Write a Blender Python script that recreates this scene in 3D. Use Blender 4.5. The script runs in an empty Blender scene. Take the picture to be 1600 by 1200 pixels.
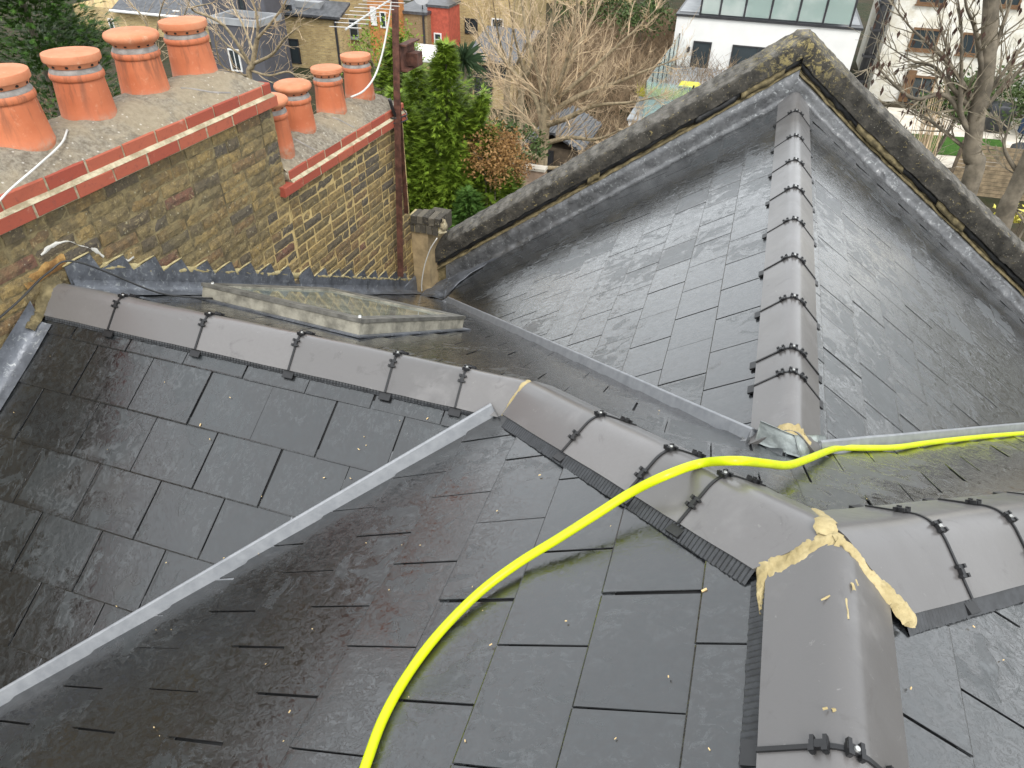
import bpy, math, random
from mathutils import Vector, Matrix, noise
V = Vector
random.seed(11)
SC = bpy.context.scene
COL = SC.collection

# ------------------------------------------------------------------ camera, sky, sun, exposure
F_PX, YAW, PITCH, ROLL = 1103.68, -0.2991, 0.6584, 0.0230
CAM = V((-0.3757, -1.1730, 1.2385))
fwd = V((math.sin(YAW) * math.cos(PITCH), math.cos(YAW) * math.cos(PITCH), -math.sin(PITCH)))
rt0 = V((math.cos(YAW), -math.sin(YAW), 0)); up0 = rt0.cross(fwd)
RT = math.cos(ROLL) * rt0 + math.sin(ROLL) * up0
UP = -math.sin(ROLL) * rt0 + math.cos(ROLL) * up0
cam_d = bpy.data.cameras.new('camera'); cam = bpy.data.objects.new('camera', cam_d); COL.objects.link(cam)
cam_d.sensor_width = 36; cam_d.lens = 36 * F_PX / 1600; cam_d.clip_start = 0.05; cam_d.clip_end = 900
m = Matrix((RT, UP, -fwd)).transposed().to_4x4(); m.translation = CAM; cam.matrix_world = m
SC.camera = cam

world = bpy.data.worlds.new('World'); SC.world = world; world.use_nodes = True
wn = world.node_tree; wn.nodes.clear()
w_out = wn.nodes.new('ShaderNodeOutputWorld'); w_bg = wn.nodes.new('ShaderNodeBackground')
w_sky = wn.nodes.new('ShaderNodeTexSky'); w_sky.sky_type = 'NISHITA'; w_sky.sun_disc = False
w_sky.sun_elevation = math.radians(52); w_sky.sun_rotation = math.radians(150)
w_sky.dust_density = 3.0; w_sky.air_density = 1.0
w_hs = wn.nodes.new('ShaderNodeHueSaturation'); w_hs.inputs['Saturation'].default_value = 0.22
w_bg.inputs['Strength'].default_value = 0.14
w_mix = wn.nodes.new('ShaderNodeMix'); w_mix.data_type = 'RGBA'; w_mix.inputs[0].default_value = 0.72      # even cloud layer over the blue
w_mix.inputs[7].default_value = (7.05, 7.4, 7.65, 1)
wn.links.new(w_sky.outputs[0], w_hs.inputs['Color']); wn.links.new(w_hs.outputs[0], w_mix.inputs[6]); wn.links.new(w_mix.outputs[2], w_bg.inputs['Color'])
wn.links.new(w_bg.outputs[0], w_out.inputs[0])

sun_d = bpy.data.lights.new('sun', 'SUN'); sun_d.energy = 0.9; sun_d.angle = math.radians(22); sun_d.color = (1, .965, .91)
sun = bpy.data.objects.new('sun', sun_d); COL.objects.link(sun)
sd = V((math.sin(math.radians(150)) * math.cos(math.radians(52)), math.cos(math.radians(150)) * math.cos(math.radians(52)), math.sin(math.radians(52))))
sun.rotation_euler = sd.to_track_quat('Z', 'Y').to_euler()
SC.view_settings.view_transform = 'Standard'; SC.view_settings.look = 'None'
SC.view_settings.exposure = 1.02; SC.view_settings.gamma = 1; SC.view_settings.use_curve_mapping = False
SC.render.engine = 'CYCLES'
SC.cycles.max_bounces = 8; SC.cycles.use_denoising = True

# ------------------------------------------------------------------ helpers
def ray(u, v):
    return (fwd + RT * ((u - 800) / F_PX) + UP * (-(v - 600) / F_PX))
def at(u, v, n, c):
    """point of the plane n.x = c that a photo pixel (1600 wide) looks at"""
    d = ray(u, v); n = V(n); return CAM + d * ((c - n.dot(CAM)) / n.dot(d))
def atY(u, v, y): return at(u, v, (0, 1, 0), y)
def atZ(u, v, z): return at(u, v, (0, 0, 1), z)
def to_px(P):
    q = V(P) - CAM; z = q.dot(fwd)
    if z < .05: return None
    return (800 + F_PX * q.dot(RT) / z, 600 - F_PX * q.dot(UP) / z)

def setup(o, label=None, cat=None, group=None, kind=None):
    if label: o['label'] = label
    if cat: o['category'] = cat
    if group: o['group'] = group
    if kind: o['kind'] = kind
    return o
def root(name, loc, label, cat, group=None, kind=None):
    o = bpy.data.objects.new(name, None); o.location = V(loc); o.empty_display_size = .2; COL.objects.link(o)
    return setup(o, label, cat, group, kind)
def adopt(o, parent):
    if parent is not None:
        o.parent = parent
        P = parent; t = V((0, 0, 0))
        mw = Matrix.Identity(4)
        chain = []
        while P is not None: chain.append(P); P = P.parent
        for q in reversed(chain): mw = mw @ q.matrix_parent_inverse @ q.matrix_basis
        o.matrix_parent_inverse = mw.inverted()
def link(name, me, parent=None, mw=None):
    o = bpy.data.objects.new(name, me); COL.objects.link(o)
    if mw is not None: o.matrix_basis = mw
    adopt(o, parent); return o
def mesh(name, vs, fs, mat=None, smooth=False):
    me = bpy.data.meshes.new(name); me.from_pydata([tuple(v) for v in vs], [], fs)
    if mat: me.materials.append(mat)
    if smooth:
        me.polygons.foreach_set('use_smooth', [True] * len(me.polygons))
    me.update(); return me
def mk(name, vs, fs, mat, parent=None, smooth=False):
    return link(name, mesh(name, vs, fs, mat, smooth), parent)

class B:
    """collects faces for one mesh"""
    def __init__(s): s.v = []; s.f = []
    def add(s, vs, fs):
        k = len(s.v); s.v += [V(x) for x in vs]; s.f += [tuple(i + k for i in f) for f in fs]; return s
    def box(s, a, b):
        x0, y0, z0 = a; x1, y1, z1 = b
        return s.add([(x0,y0,z0),(x1,y0,z0),(x1,y1,z0),(x0,y1,z0),(x0,y0,z1),(x1,y0,z1),(x1,y1,z1),(x0,y1,z1)],
                     [(0,3,2,1),(4,5,6,7),(0,1,5,4),(1,2,6,5),(2,3,7,6),(3,0,4,7)])
    def obox(s, c, ax, ay, az, hx, hy, hz):
        c = V(c); P = []
        for k in (-1, 1):
            for j, i in ((-1,-1),(-1,1),(1,1),(1,-1)):
                P.append(c + ax*hx*i + ay*hy*j + az*hz*k)
        return s.add(P, [(0,3,2,1),(4,5,6,7),(0,1,5,4),(1,2,6,5),(2,3,7,6),(3,0,4,7)])
    def prism(s, bottom, top):
        n = len(bottom)
        return s.add(list(bottom) + list(top), [tuple(range(n-1, -1, -1)), tuple(range(n, 2*n))] + [(i, (i+1) % n, n+(i+1) % n, n+i) for i in range(n)])
    def tube(s, pts, rad, n=8, cap=True):
        pts = [V(p) for p in pts]; k0 = len(s.v); N = len(pts)
        if not isinstance(rad, (list, tuple)): rad = [rad] * N
        ref = None
        for i, p in enumerate(pts):
            d = (pts[min(i+1, N-1)] - pts[max(i-1, 0)])
            d = d.normalized() if d.length > 1e-9 else V((0,0,1))
            if ref is None: ref = d.orthogonal().normalized()
            a = (ref - d * ref.dot(d)); a = a.normalized() if a.length > 1e-6 else d.orthogonal().normalized(); ref = a
            b = d.cross(a)
            for j in range(n):
                t = 2*math.pi*j/n; s.v.append(p + (a*math.cos(t) + b*math.sin(t)) * rad[i])
        for i in range(N-1):
            for j in range(n):
                q = (j+1) % n
                s.f.append((k0+i*n+j, k0+i*n+q, k0+(i+1)*n+q, k0+(i+1)*n+j))
        if cap:
            s.f.append(tuple(k0+j for j in range(n-1, -1, -1))); s.f.append(tuple(k0+(N-1)*n+j for j in range(n)))
        return s
    def lathe(s, prof, c=(0,0,0), n=40, axis=None):
        c = V(c); k0 = len(s.v); N = len(prof)
        for r, z in prof:
            for j in range(n):
                t = 2*math.pi*j/n; s.v.append(c + V((r*math.cos(t), r*math.sin(t), z)))
        for i in range(N-1):
            for j in range(n):
                q = (j+1) % n; s.f.append((k0+i*n+j, k0+i*n+q, k0+(i+1)*n+q, k0+(i+1)*n+j))
        s.f.append(tuple(k0+j for j in range(n-1, -1, -1))); s.f.append(tuple(k0+(N-1)*n+j for j in range(n)))
        return s
    def out(s, name, mat, parent=None, smooth=False): return mk(name, s.v, s.f, mat, parent, smooth)

def spline(P, n=8):
    P = [V(p) for p in P]; out = []
    Q = [P[0]*2-P[1]] + P + [P[-1]*2-P[-2]]
    for i in range(1, len(Q)-2):
        for k in range(n):
            t = k/n; a, b, c, d = Q[i-1], Q[i], Q[i+1], Q[i+2]
            out.append(.5*((2*b)+(c-a)*t+(2*a-5*b+4*c-d)*t*t+(3*b-a-3*c+d)*t**3))
    out.append(P[-1]); return out
def nz(p, s=1.0): return noise.noise(V(p) * s)

# ------------------------------------------------------------------ materials
class M:
    def __init__(s, name, rough=.6, spec=.5, metal=0.0):
        s.m = bpy.data.materials.new(name); s.m.use_nodes = True; s.t = s.m.node_tree; s.N = s.t.nodes; s.L = s.t.links
        s.b = s.N['Principled BSDF']; s.b.inputs['Roughness'].default_value = rough
        s.b.inputs['Specular IOR Level'].default_value = spec; s.b.inputs['Metallic'].default_value = metal
        s.g = s.N.new('ShaderNodeNewGeometry'); s.pos = s.g.outputs['Position']
    def node(s, t, **k):
        n = s.N.new(t)
        for a, b in k.items(): setattr(n, a, b)
        return n
    def set(s, sock, v):
        if hasattr(v, 'is_linked'): s.L.new(v, sock)
        else: sock.default_value = v
    def scale(s, v):
        n = s.node('ShaderNodeVectorMath', operation='MULTIPLY'); s.L.new(s.pos, n.inputs[0]); n.inputs[1].default_value = v; return n.outputs[0]
    def noise(s, scale=5, detail=4, rough=.55, dist=0.0, vec=None):
        n = s.node('ShaderNodeTexNoise'); s.L.new(vec if vec is not None else s.pos, n.inputs['Vector'])
        n.inputs['Scale'].default_value = scale; n.inputs['Detail'].default_value = detail
        n.inputs['Roughness'].default_value = rough; n.inputs['Distortion'].default_value = dist
        return n.outputs['Fac']
    def voro(s, scale=20, feat='F1', out='Distance', vec=None):
        n = s.node('ShaderNodeTexVoronoi', feature=feat); s.L.new(vec if vec is not None else s.pos, n.inputs['Vector']); n.inputs['Scale'].default_value = scale
        return n.outputs[out]
    def ramp(s, fac, a, b, lo=0.0, hi=1.0):
        n = s.node('ShaderNodeMapRange'); n.interpolation_type = 'SMOOTHSTEP'
        s.L.new(fac, n.inputs[0]); n.inputs[1].default_value = a; n.inputs[2].default_value = b; n.inputs[3].default_value = lo; n.inputs[4].default_value = hi
        return n.outputs[0]
    def mix(s, f, a, b, blend='MIX'):
        n = s.node('ShaderNodeMix', data_type='RGBA', blend_type=blend); s.set(n.inputs[0], f)
        for sock, v in ((n.inputs[6], a), (n.inputs[7], b)):
            if isinstance(v, tuple) and len(v) == 3: v = v + (1,)
            s.set(sock, v)
        return n.outputs[2]
    def math(s, op, a, b=0.0):
        n = s.node('ShaderNodeMath', operation=op); s.set(n.inputs[0], a); s.set(n.inputs[1], b); return n.outputs[0]
    def rnd(s):
        oi = s.node('ShaderNodeObjectInfo'); return s.math('FRACT', s.math('ADD', oi.outputs['Random'], s.g.outputs['Random Per Island']))
    def color(s, c): s.set(s.b.inputs['Base Color'], c + (1,) if isinstance(c, tuple) and len(c) == 3 else c); return s
    def rough(s, v): s.set(s.b.inputs['Roughness'], v); return s
    def bump(s, h, strength=.3, dist=.01):
        n = s.node('ShaderNodeBump'); s.L.new(h, n.inputs['Height']); n.inputs['Strength'].default_value = strength; n.inputs['Distance'].default_value = dist
        if s.b.inputs['Normal'].is_linked: s.L.new(s.b.inputs['Normal'].links[0].from_socket, n.inputs['Normal'])
        s.L.new(n.outputs[0], s.b.inputs['Normal']); return s

def simple(name, c, rough=.6, var=.25, scale=6, metal=0, bump=0, bscale=40, spec=.5):
    a = M(name, rough, spec, metal); n = a.noise(scale, 6, .6)
    lo = tuple(x*(1-var) for x in c); hi = tuple(min(1, x*(1+var)) for x in c)
    a.color(a.mix(a.ramp(n, .3, .7), lo, hi))
    if bump: a.bump(a.noise(bscale, 5, .6), bump, .01)
    return a.m

def slate_material():
    a = M('wet_slate'); r = a.rnd()
    tc = a.node('ShaderNodeTexCoord'); oi = a.node('ShaderNodeObjectInfo')
    sep = a.node('ShaderNodeSeparateXYZ'); a.L.new(tc.outputs['Object'], sep.inputs[0])
    lx, ly = sep.outputs[0], sep.outputs[1]
    # each slate carries its own riven face and water film, drawn out down the slope
    cmb = a.node('ShaderNodeCombineXYZ'); a.L.new(a.math('ADD', lx, a.math('MULTIPLY', oi.outputs['Random'], 57)), cmb.inputs[0])
    a.L.new(a.math('MULTIPLY', ly, .62), cmb.inputs[1]); a.L.new(a.math('MULTIPLY', sep.outputs[2], 1.0), cmb.inputs[2])
    loc = cmb.outputs[0]
    big = a.noise(1.5, 3, .5)
    mid = a.noise(11, 9, .66, 1.2, loc)
    fine = a.noise(55, 6, .7, .5, loc)
    edge = a.math('MAXIMUM', a.ramp(ly, .034, .006), a.math('MAXIMUM', a.ramp(lx, .020, .004), a.ramp(lx, .276, .291)))
    edge = a.math('MULTIPLY', edge, a.ramp(a.noise(9, 5, .6, .5, loc), .36, .52))
    sc = a.math('ADD', a.math('MULTIPLY', big, 1.05), a.math('MULTIPLY', mid, .9))
    sc = a.math('ADD', sc, a.math('MULTIPLY', a.math('SUBTRACT', r, .5), .16))
    wet = a.ramp(sc, .83, .91)                                    # 1 = standing water film
    patch = a.ramp(a.noise(27, 9, .72, 1.8, loc), .47, .53)
    wet2 = a.math('MAXIMUM', a.math('MULTIPLY', wet, a.ramp(patch, 0, 1, .5, 1)), a.math('MULTIPLY', edge, .9))
    c = a.mix(r, (.017, .0205, .0225), (.028, .0325, .035))
    c = a.mix(a.ramp(a.noise(2.3, 4, .6), .52, .72), c, (.025, .023, .0225))
    c = a.mix(a.ramp(fine, .35, .7, 0, .4), c, (.036, .041, .043))
    isl = a.ramp(a.noise(34, 9, .74, 1.4, loc), .50, .555)          # drying islands between the water marks
    c = a.mix(a.math('MULTIPLY', isl, a.ramp(a.noise(4.5, 4, .6, .6), .42, .60, .12, .7)), c, (.066, .072, .076))
    c = a.mix(a.math('MULTIPLY', wet2, .78), c, (.010, .0095, .010))  # wet darkening, deepened to carry the dark wall's reflection in the colour
    a.color(c)
    a.rough(a.math('ADD', a.ramp(wet2, 0, 1, .31, .07), a.math('MULTIPLY', fine, .06))); a.b.inputs['Specular IOR Level'].default_value = .62
    a.set(a.b.inputs['Coat Weight'], a.math('ADD', a.math('MULTIPLY', wet2, .3), .7)); a.set(a.b.inputs['Coat Roughness'], a.ramp(wet2, 0, 1, .21, .035)); a.b.inputs['Coat IOR'].default_value = 1.5
    h = a.math('ADD', a.math('MULTIPLY', a.noise(24, 8, .7, .8, loc), 1.0), a.math('MULTIPLY', a.noise(120, 3, .6, 0, loc), .35))
    h = a.math('MULTIPLY', h, a.ramp(wet2, 0, 1, 1, .3))
    a.bump(h, .19, .006)
    a.bump(patch, .16, .0025); a.bump(isl, .12, .002)
    a.L.new(a.b.inputs['Normal'].links[0].from_socket, a.b.inputs['Coat Normal'])
    return a.m

def tile_material():
    a = M('ridge_tile_concrete'); r = a.rnd()
    c = a.mix(r, (.094, .089, .087), (.150, .142, .138))
    c = a.mix(a.ramp(a.noise(70, 5, .6), .35, .65, 0, .15), c, (.105, .097, .092))
    c = a.mix(a.ramp(a.noise(3.5, 5, .6), .55, .75, 0, .4), c, (.24, .23, .225))
    c = a.mix(a.ramp(a.noise(9, 7, .7, .8), .58, .68, 0, .5), c, (.075, .069, .066)); c = a.mix(a.ramp(a.noise(31, 7, .75, .6), .63, .69, 0, .45), c, (.24, .23, .22))
    a.color(c); a.rough(a.ramp(a.noise(7, 5, .6), .35, .65, .30, .42)); a.b.inputs['Coat Weight'].default_value = .55; a.b.inputs['Coat Roughness'].default_value = .22
    a.bump(a.noise(160, 4, .6), .06, .003); a.bump(a.noise(22, 5, .6), .05, .006)
    return a.m

def brick_material():
    a = M('stock_brick', .85, .3); r = a.rnd()
    n = a.node('ShaderNodeValToRGB'); e = n.color_ramp; e.interpolation = 'CONSTANT'
    cols = [(0, (.31, .22, .09)), (.16, (.20, .15, .07)), (.30, (.14, .11, .07)), (.42, (.25, .17, .072)), (.56, (.25, .19, .09)), (.68, (.12, .10, .075)), (.79, (.24, .155, .075)), (.87, (.31, .225, .10)), (.965, (.20, .10, .065))]
    e.elements[0].position = 0; e.elements[0].color = cols[0][1] + (1,)
    e.elements[1].position = cols[1][0]; e.elements[1].color = cols[1][1] + (1,)
    for p, c in cols[2:]:
        k = e.elements.new(p); k.color = c + (1,)
    a.L.new(r, n.inputs[0])
    c = a.mix(a.ramp(a.noise(28, 6, .7), .35, .65, 0, .6), n.outputs[0], (.065, .055, .045))
    c = a.mix(a.ramp(a.noise(46, 6, .75, .5), .54, .68, 0, .75), c, (.42, .34, .18))
    c = a.mix(a.ramp(a.noise(5, 5, .6), .50, .68, 0, .6), c, (.12, .10, .062))
    c = a.mix(a.ramp(a.noise(2.2, 5, .65), .56, .66, 0, .45), c, (.22, .175, .085))
    c = a.mix(a.ramp(a.voro(22), .14, .07, 0, .55), c, (.50, .46, .32))
    a.color(c); a.bump(a.noise(60, 8, .75), .7, .012); a.bump(a.noise(15, 4, .6), .5, .015)
    return a.m

def wall_mortar_material():
    a = M('lime_mortar', .9, .2)
    sep = a.node('ShaderNodeSeparateXYZ'); a.L.new(a.pos, sep.inputs[0])
    q = a.math('SUBTRACT', a.math('MULTIPLY', sep.outputs[1], .55), a.math('MULTIPLY', sep.outputs[2], 1.0))
    q = a.math('ADD', q, a.math('MULTIPLY', a.math('SUBTRACT', a.noise(4, 4, .6), .5), 1.2))
    clean = a.ramp(q, 1.95, 2.6)                     # the repointed lower end of the wall
    dirty = a.mix(a.ramp(a.noise(11, 6, .7), .4, .62), (.25, .20, .105), (.10, .08, .048))
    fresh = a.mix(a.ramp(a.noise(9, 5, .6), .35, .7), (.56, .42, .19), (.42, .31, .14))
    a.color(a.mix(clean, dirty, fresh)); a.bump(a.noise(80, 6, .7), .5, .008)
    return a.m

def far_brick(name, c1, c2, mort, scale=1.0):
    a = M(name, .9, .2)
    tc = a.node('ShaderNodeTexCoord'); sep = a.node('ShaderNodeSeparateXYZ'); a.L.new(a.pos, sep.inputs[0])
    comb = a.node('ShaderNodeCombineXYZ'); a.L.new(a.math('ADD', sep.outputs[0], sep.outputs[1]), comb.inputs[0]); a.L.new(sep.outputs[2], comb.inputs[1])
    br = a.node('ShaderNodeTexBrick'); a.L.new(comb.outputs[0], br.inputs['Vector'])
    br.inputs['Color1'].default_value = c1 + (1,); br.inputs['Color2'].default_value = c2 + (1,); br.inputs['Mortar'].default_value = mort + (1,)
    br.inputs['Scale'].default_value = 1.0; br.inputs['Brick Width'].default_value = .225*scale; br.inputs['Row Height'].default_value = .075*scale; br.inputs['Mortar Size'].default_value = .012
    c = a.mix(a.ramp(a.noise(14, 6, .7), .3, .7, 0, .5), br.outputs[0], tuple(x*.55 for x in c1))
    c = a.mix(a.ramp(a.noise(.9, 5, .6), .45, .7, 0, .5), c, tuple(x*.75 for x in c2))
    a.color(c); return a.m

MAT = {}
MAT['slate'] = slate_material(); MAT['tile'] = tile_material(); MAT['brick'] = brick_material(); MAT['mortar_wall'] = wall_mortar_material()
MAT['deck'] = simple('roof_underlay', (.012, .012, .013), .8)
MAT['black'] = simple('black_plastic', (.012, .012, .013), .42, .3)
MAT['zinc'] = simple('screw_cap_zinc', (.5, .5, .48), .35, .1, metal=.7)
MAT['roll'] = simple('ridge_roll_black', (.028, .030, .033), .5, .3, 30)
a = M('roof_mortar', .85, .3)
c = a.mix(a.ramp(a.noise(14, 6, .65), .3, .7), (.33, .26, .125), (.50, .41, .225)); c = a.mix(a.ramp(a.noise(60, 4, .6), .55, .75, 0, .5), c, (.36, .28, .14))
a.color(c); a.bump(a.noise(45, 6, .7), .6, .008); MAT['mortar'] = a.m
def lead(name, c, rgh):
    a = M(name, rgh, .5, .5)
    k = a.mix(a.ramp(a.noise(6, 6, .65), .3, .7), tuple(x*.7 for x in c), tuple(x*1.25 for x in c))
    k = a.mix(a.ramp(a.noise(30, 5, .7, 1), .55, .7, 0, .5), k, (.55, .57, .56))
    a.color(k); a.rough(a.ramp(a.noise(12, 5, .6), .3, .7, rgh*.7, rgh*1.3)); a.bump(a.noise(14, 5, .6), .35, .02); return a.m
MAT['lead'] = lead('new_lead', (.125, .127, .13), .33)
MAT['lead_old'] = lead('old_lead', (.15, .16, .18), .5)
a = M('trough_grey', .38)
a.color(a.mix(a.ramp(a.noise(18, 6, .65), .3, .7), (.21, .22, .235), (.28, .29, .305))); a.bump(a.noise(60, 4, .6), .1, .004); MAT['trough'] = a.m
MAT['lead_patina'] = lead('patinated_lead', (.34, .37, .36), .5)
a = M('terracotta', .62, .4); r = a.rnd()
c = a.mix(a.ramp(a.noise(5, 5, .6), .3, .7), (.45, .125, .05), (.53, .17, .075)); c = a.mix(a.ramp(a.noise(26, 6, .7), .56, .72, 0, .35), c, (.72, .42, .26))
c = a.mix(a.ramp(a.noise(3.3, 5, .7), .6, .75, 0, .3), c, (.42, .15, .08)); tc = a.node('ShaderNodeTexCoord'); mp = a.node('ShaderNodeVectorMath', operation='MULTIPLY'); a.L.new(tc.outputs['Object'], mp.inputs[0]); mp.inputs[1].default_value = (1, 1, .12)
oi = a.node('ShaderNodeObjectInfo'); sp = a.node('ShaderNodeSeparateXYZ'); a.L.new(tc.outputs['Object'], sp.inputs[0])
av = a.node('ShaderNodeVectorMath', operation='ADD'); a.L.new(mp.outputs[0], av.inputs[0]); cb = a.node('ShaderNodeCombineXYZ'); a.L.new(a.math('MULTIPLY', oi.outputs['Random'], 40), cb.inputs[0]); a.L.new(cb.outputs[0], av.inputs[1])
run_ = a.ramp(a.noise(22, 6, .7, .3, av.outputs[0]), .50, .66); soot = a.math('MULTIPLY', run_, a.ramp(sp.outputs[2], .02, .2, .25, .8))
c = a.mix(oi.outputs['Random'], c, a.mix(.35, c, (.36, .10, .045))); c = a.mix(soot, c, (.20, .075, .04))
c = a.mix(a.math('MULTIPLY', a.ramp(sp.outputs[2], .05, .0), a.ramp(a.noise(30, 6, .7), .4, .6, .1, .6)), c, (.34, .24, .17))
a.color(c); a.bump(a.noise(70, 5, .6), .15, .004); MAT['terracotta'] = a.m
a = M('terracotta_cap', .7, .35)
c = a.mix(a.ramp(a.noise(9, 5, .6), .3, .7), (.50, .175, .08), (.56, .235, .125)); c = a.mix(a.ramp(a.noise(22, 6, .7), .58, .72, 0, .45), c, (.64, .42, .28))
c = a.mix(a.ramp(a.noise(7, 7, .75), .58, .72, 0, .5), c, (.26, .12, .07))
a.color(c); a.bump(a.noise(70, 5, .6), .15, .004); MAT['cap'] = a.m
MAT['hole'] = simple('vent_dark', (.015, .01, .008), .9)
a = M('pot_mortar', .9); a.color(a.mix(a.ramp(a.noise(20, 5, .6), .3, .7), (.19, .175, .16), (.33, .305, .28))); a.bump(a.noise(60, 5, .6), .4, .005); MAT['pot_mortar'] = a.m
a = M('flaunching_cement', .92, .2)
c = a.mix(a.ramp(a.noise(36, 6, .7), .35, .65), (.15, .128, .098), (.29, .26, .205)); c = a.mix(a.ramp(a.noise(2.5, 5, .6), .45, .62, 0, .6), c, (.33, .27, .18))
c = a.mix(a.ramp(a.voro(26), .16, .10, 0, .5), c, (.66, .63, .56)); c = a.mix(a.ramp(a.noise(6, 6, .7, .6), .60, .68, 0, .55), c, (.13, .115, .09))
a.color(c); a.bump(a.noise(50, 8, .75), .8, .012); a.bump(a.noise(9, 4, .6), .4, .02); MAT['cement'] = a.m
a = M('red_brick', .8, .3); r = a.rnd()
c = a.mix(r, (.29, .06, .038), (.38, .105, .06)); c = a.mix(a.ramp(a.noise(40, 6, .7), .52, .7, 0, .6), c, (.20, .06, .045)); c = a.mix(a.ramp(a.noise(12, 6, .7), .6, .74, 0, .5), c, (.50, .32, .24))
a.color(c); a.bump(a.noise(70, 6, .7), .4, .006); MAT['redbrick'] = a.m
a = M('weathered_coping', .88, .25)
c = a.mix(a.ramp(a.noise(9, 7, .7), .35, .65), (.032, .030, .026), (.080, .073, .061))
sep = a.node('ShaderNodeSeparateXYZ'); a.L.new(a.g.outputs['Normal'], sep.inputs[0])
c = a.mix(a.ramp(a.math('ADD', sep.outputs[2], a.math('MULTIPLY', a.noise(16, 6, .7), .5)), .95, 1.25, 0, .75), c, (.235, .22, .195))   # paler where the surface faces up
c = a.mix(a.ramp(a.noise(26, 7, .75, .6), .59, .67, 0, .8), c, (.36, .29, .13)); c = a.mix(a.ramp(a.voro(31), .13, .08, 0, .5), c, (.42, .40, .34))                    # yellow lichen
c = a.mix(a.ramp(a.noise(3.1, 6, .7, .4), .58, .70, 0, .85), c, (.035, .033, .03))                  # bitumen and soot
dd = a.node('ShaderNodeVectorMath', operation='DISTANCE'); a.L.new(a.pos, dd.inputs[0]); dd.inputs[1].default_value = (0, 5.5, 0)      # lichen colony on the apex
lm = a.math('MULTIPLY', a.ramp(dd.outputs['Value'], .62, .12, 0, .8), a.ramp(a.noise(19, 7, .75, .5), .50, .60)); c = a.mix(lm, c, (.38, .31, .13))
a.color(c); a.bump(a.noise(40, 8, .75), .9, .015); a.bump(a.noise(8, 5, .6), .5, .03); MAT['coping'] = a.m
MAT['bitumen'] = simple('bitumen_band', (.02, .02, .02), .55, .5, 18, 0, .6, 30)
MAT['oldmortar'] = simple('old_bedding_mortar', (.15, .12, .06), .9, .5, 20, 0, .7, 40)
MAT['frame_old'] = simple('skylight_weathered_paint', (.25, .235, .19), .75, .4, 12, 0, .4, 50)
MAT['frame_dark'] = simple('skylight_dark_trim', (.12, .115, .10), .6, .4, 14)
a = M('window_glass', .04, .5); a.color((.035, .045, .05)); MAT['glass'] = a.m
a = M('skylight_glass', .05, .6); a.color(a.mix(a.ramp(a.noise(6, 4, .5), .4, .6), (.15, .175, .15), (.26, .28, .235))); MAT['skyglass'] = a.m  # pale tones put the reflected sky and wall into the glass colour
a = M('balustrade_glass', .03, .5); a.color((.72, .88, .85)); a.b.inputs['Transmission Weight'].default_value = .85; a.b.inputs['IOR'].default_value = 1.2; MAT['clearglass'] = a.m
a = M('hose_yellow', .35, .5); c = a.mix(a.ramp(a.noise(9, 4, .6), .4, .7), (.60, .70, .0), (.50, .58, .004)); c = a.mix(a.ramp(a.noise(26, 7, .75, .8), .60, .72, 0, .5), c, (.26, .27, .03)); a.color(c); a.rough(a.ramp(a.noise(18, 5, .7), .35, .65, .28, .5)); MAT['hose'] = a.m
MAT['rust'] = simple('rusty_steel', (.10, .042, .028), .8, .5, 16, .2, .5, 60)
MAT['cable_white'] = simple('white_coax', (.62, .61, .57), .5, .15)
MAT['cable_black'] = simple('black_cable', (.03, .03, .03), .5, .2)
MAT['alu'] = simple('aerial_aluminium', (.62, .62, .6), .4, .1, 6, .6)
MAT['render_tan'] = simple('tan_render', (.36, .27, .15), .9, .3, 7, 0, .4, 40)
MAT['chip'] = simple('wood_chip', (.66, .48, .24), .8, .2)
print('helpers ok')

# ------------------------------------------------------------------ roof geometry (metres, origin = junction of the three ridges)
A_, B_, BP, DL_, DR_ = .5225, .5440, .5965, .673, .6828
YK, YE, XE = .918, .8114, 0.0
ZK, ZE = -B_*YK, -B_*YE
J = V((0, 0, 0)); K = V((-B_/A_*YK, YK, ZK)); E_ = V((XE, YE, ZE))
XW0, MW = -3.284, .0345                                     # party wall plane x = XW0 + MW*(y-.9)
def wall_x(y): return XW0 + MW*(y-.9)
def gable_y(x): return 5.4 + (.25 if x < 0 else -.03)*x
PL = {'P1': (V((0, -BP, 1)), ZK - BP*YK), 'P2': (V((-A_, 0, 1)), 0), 'P3': (V((A_, 0, 1)), 0), 'P4': (V((0, B_, 1)), 0),
      'DL': (V((-DL_, 0, 1)), ZE), 'DR': (V((DR_, 0, 1)), ZE)}
def zon(pl, x, y):
    n, c = PL[pl]; return c - n.x*x - n.y*y
def on(pl, x, y, off=0):
    n = PL[pl][0].normalized(); return V((x, y, zon(pl, x, y))) + n*off
def at_pl(u, v, pl, off=0):
    n, c = PL[pl]; return at(u, v, n, c + off*n.length)

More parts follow.
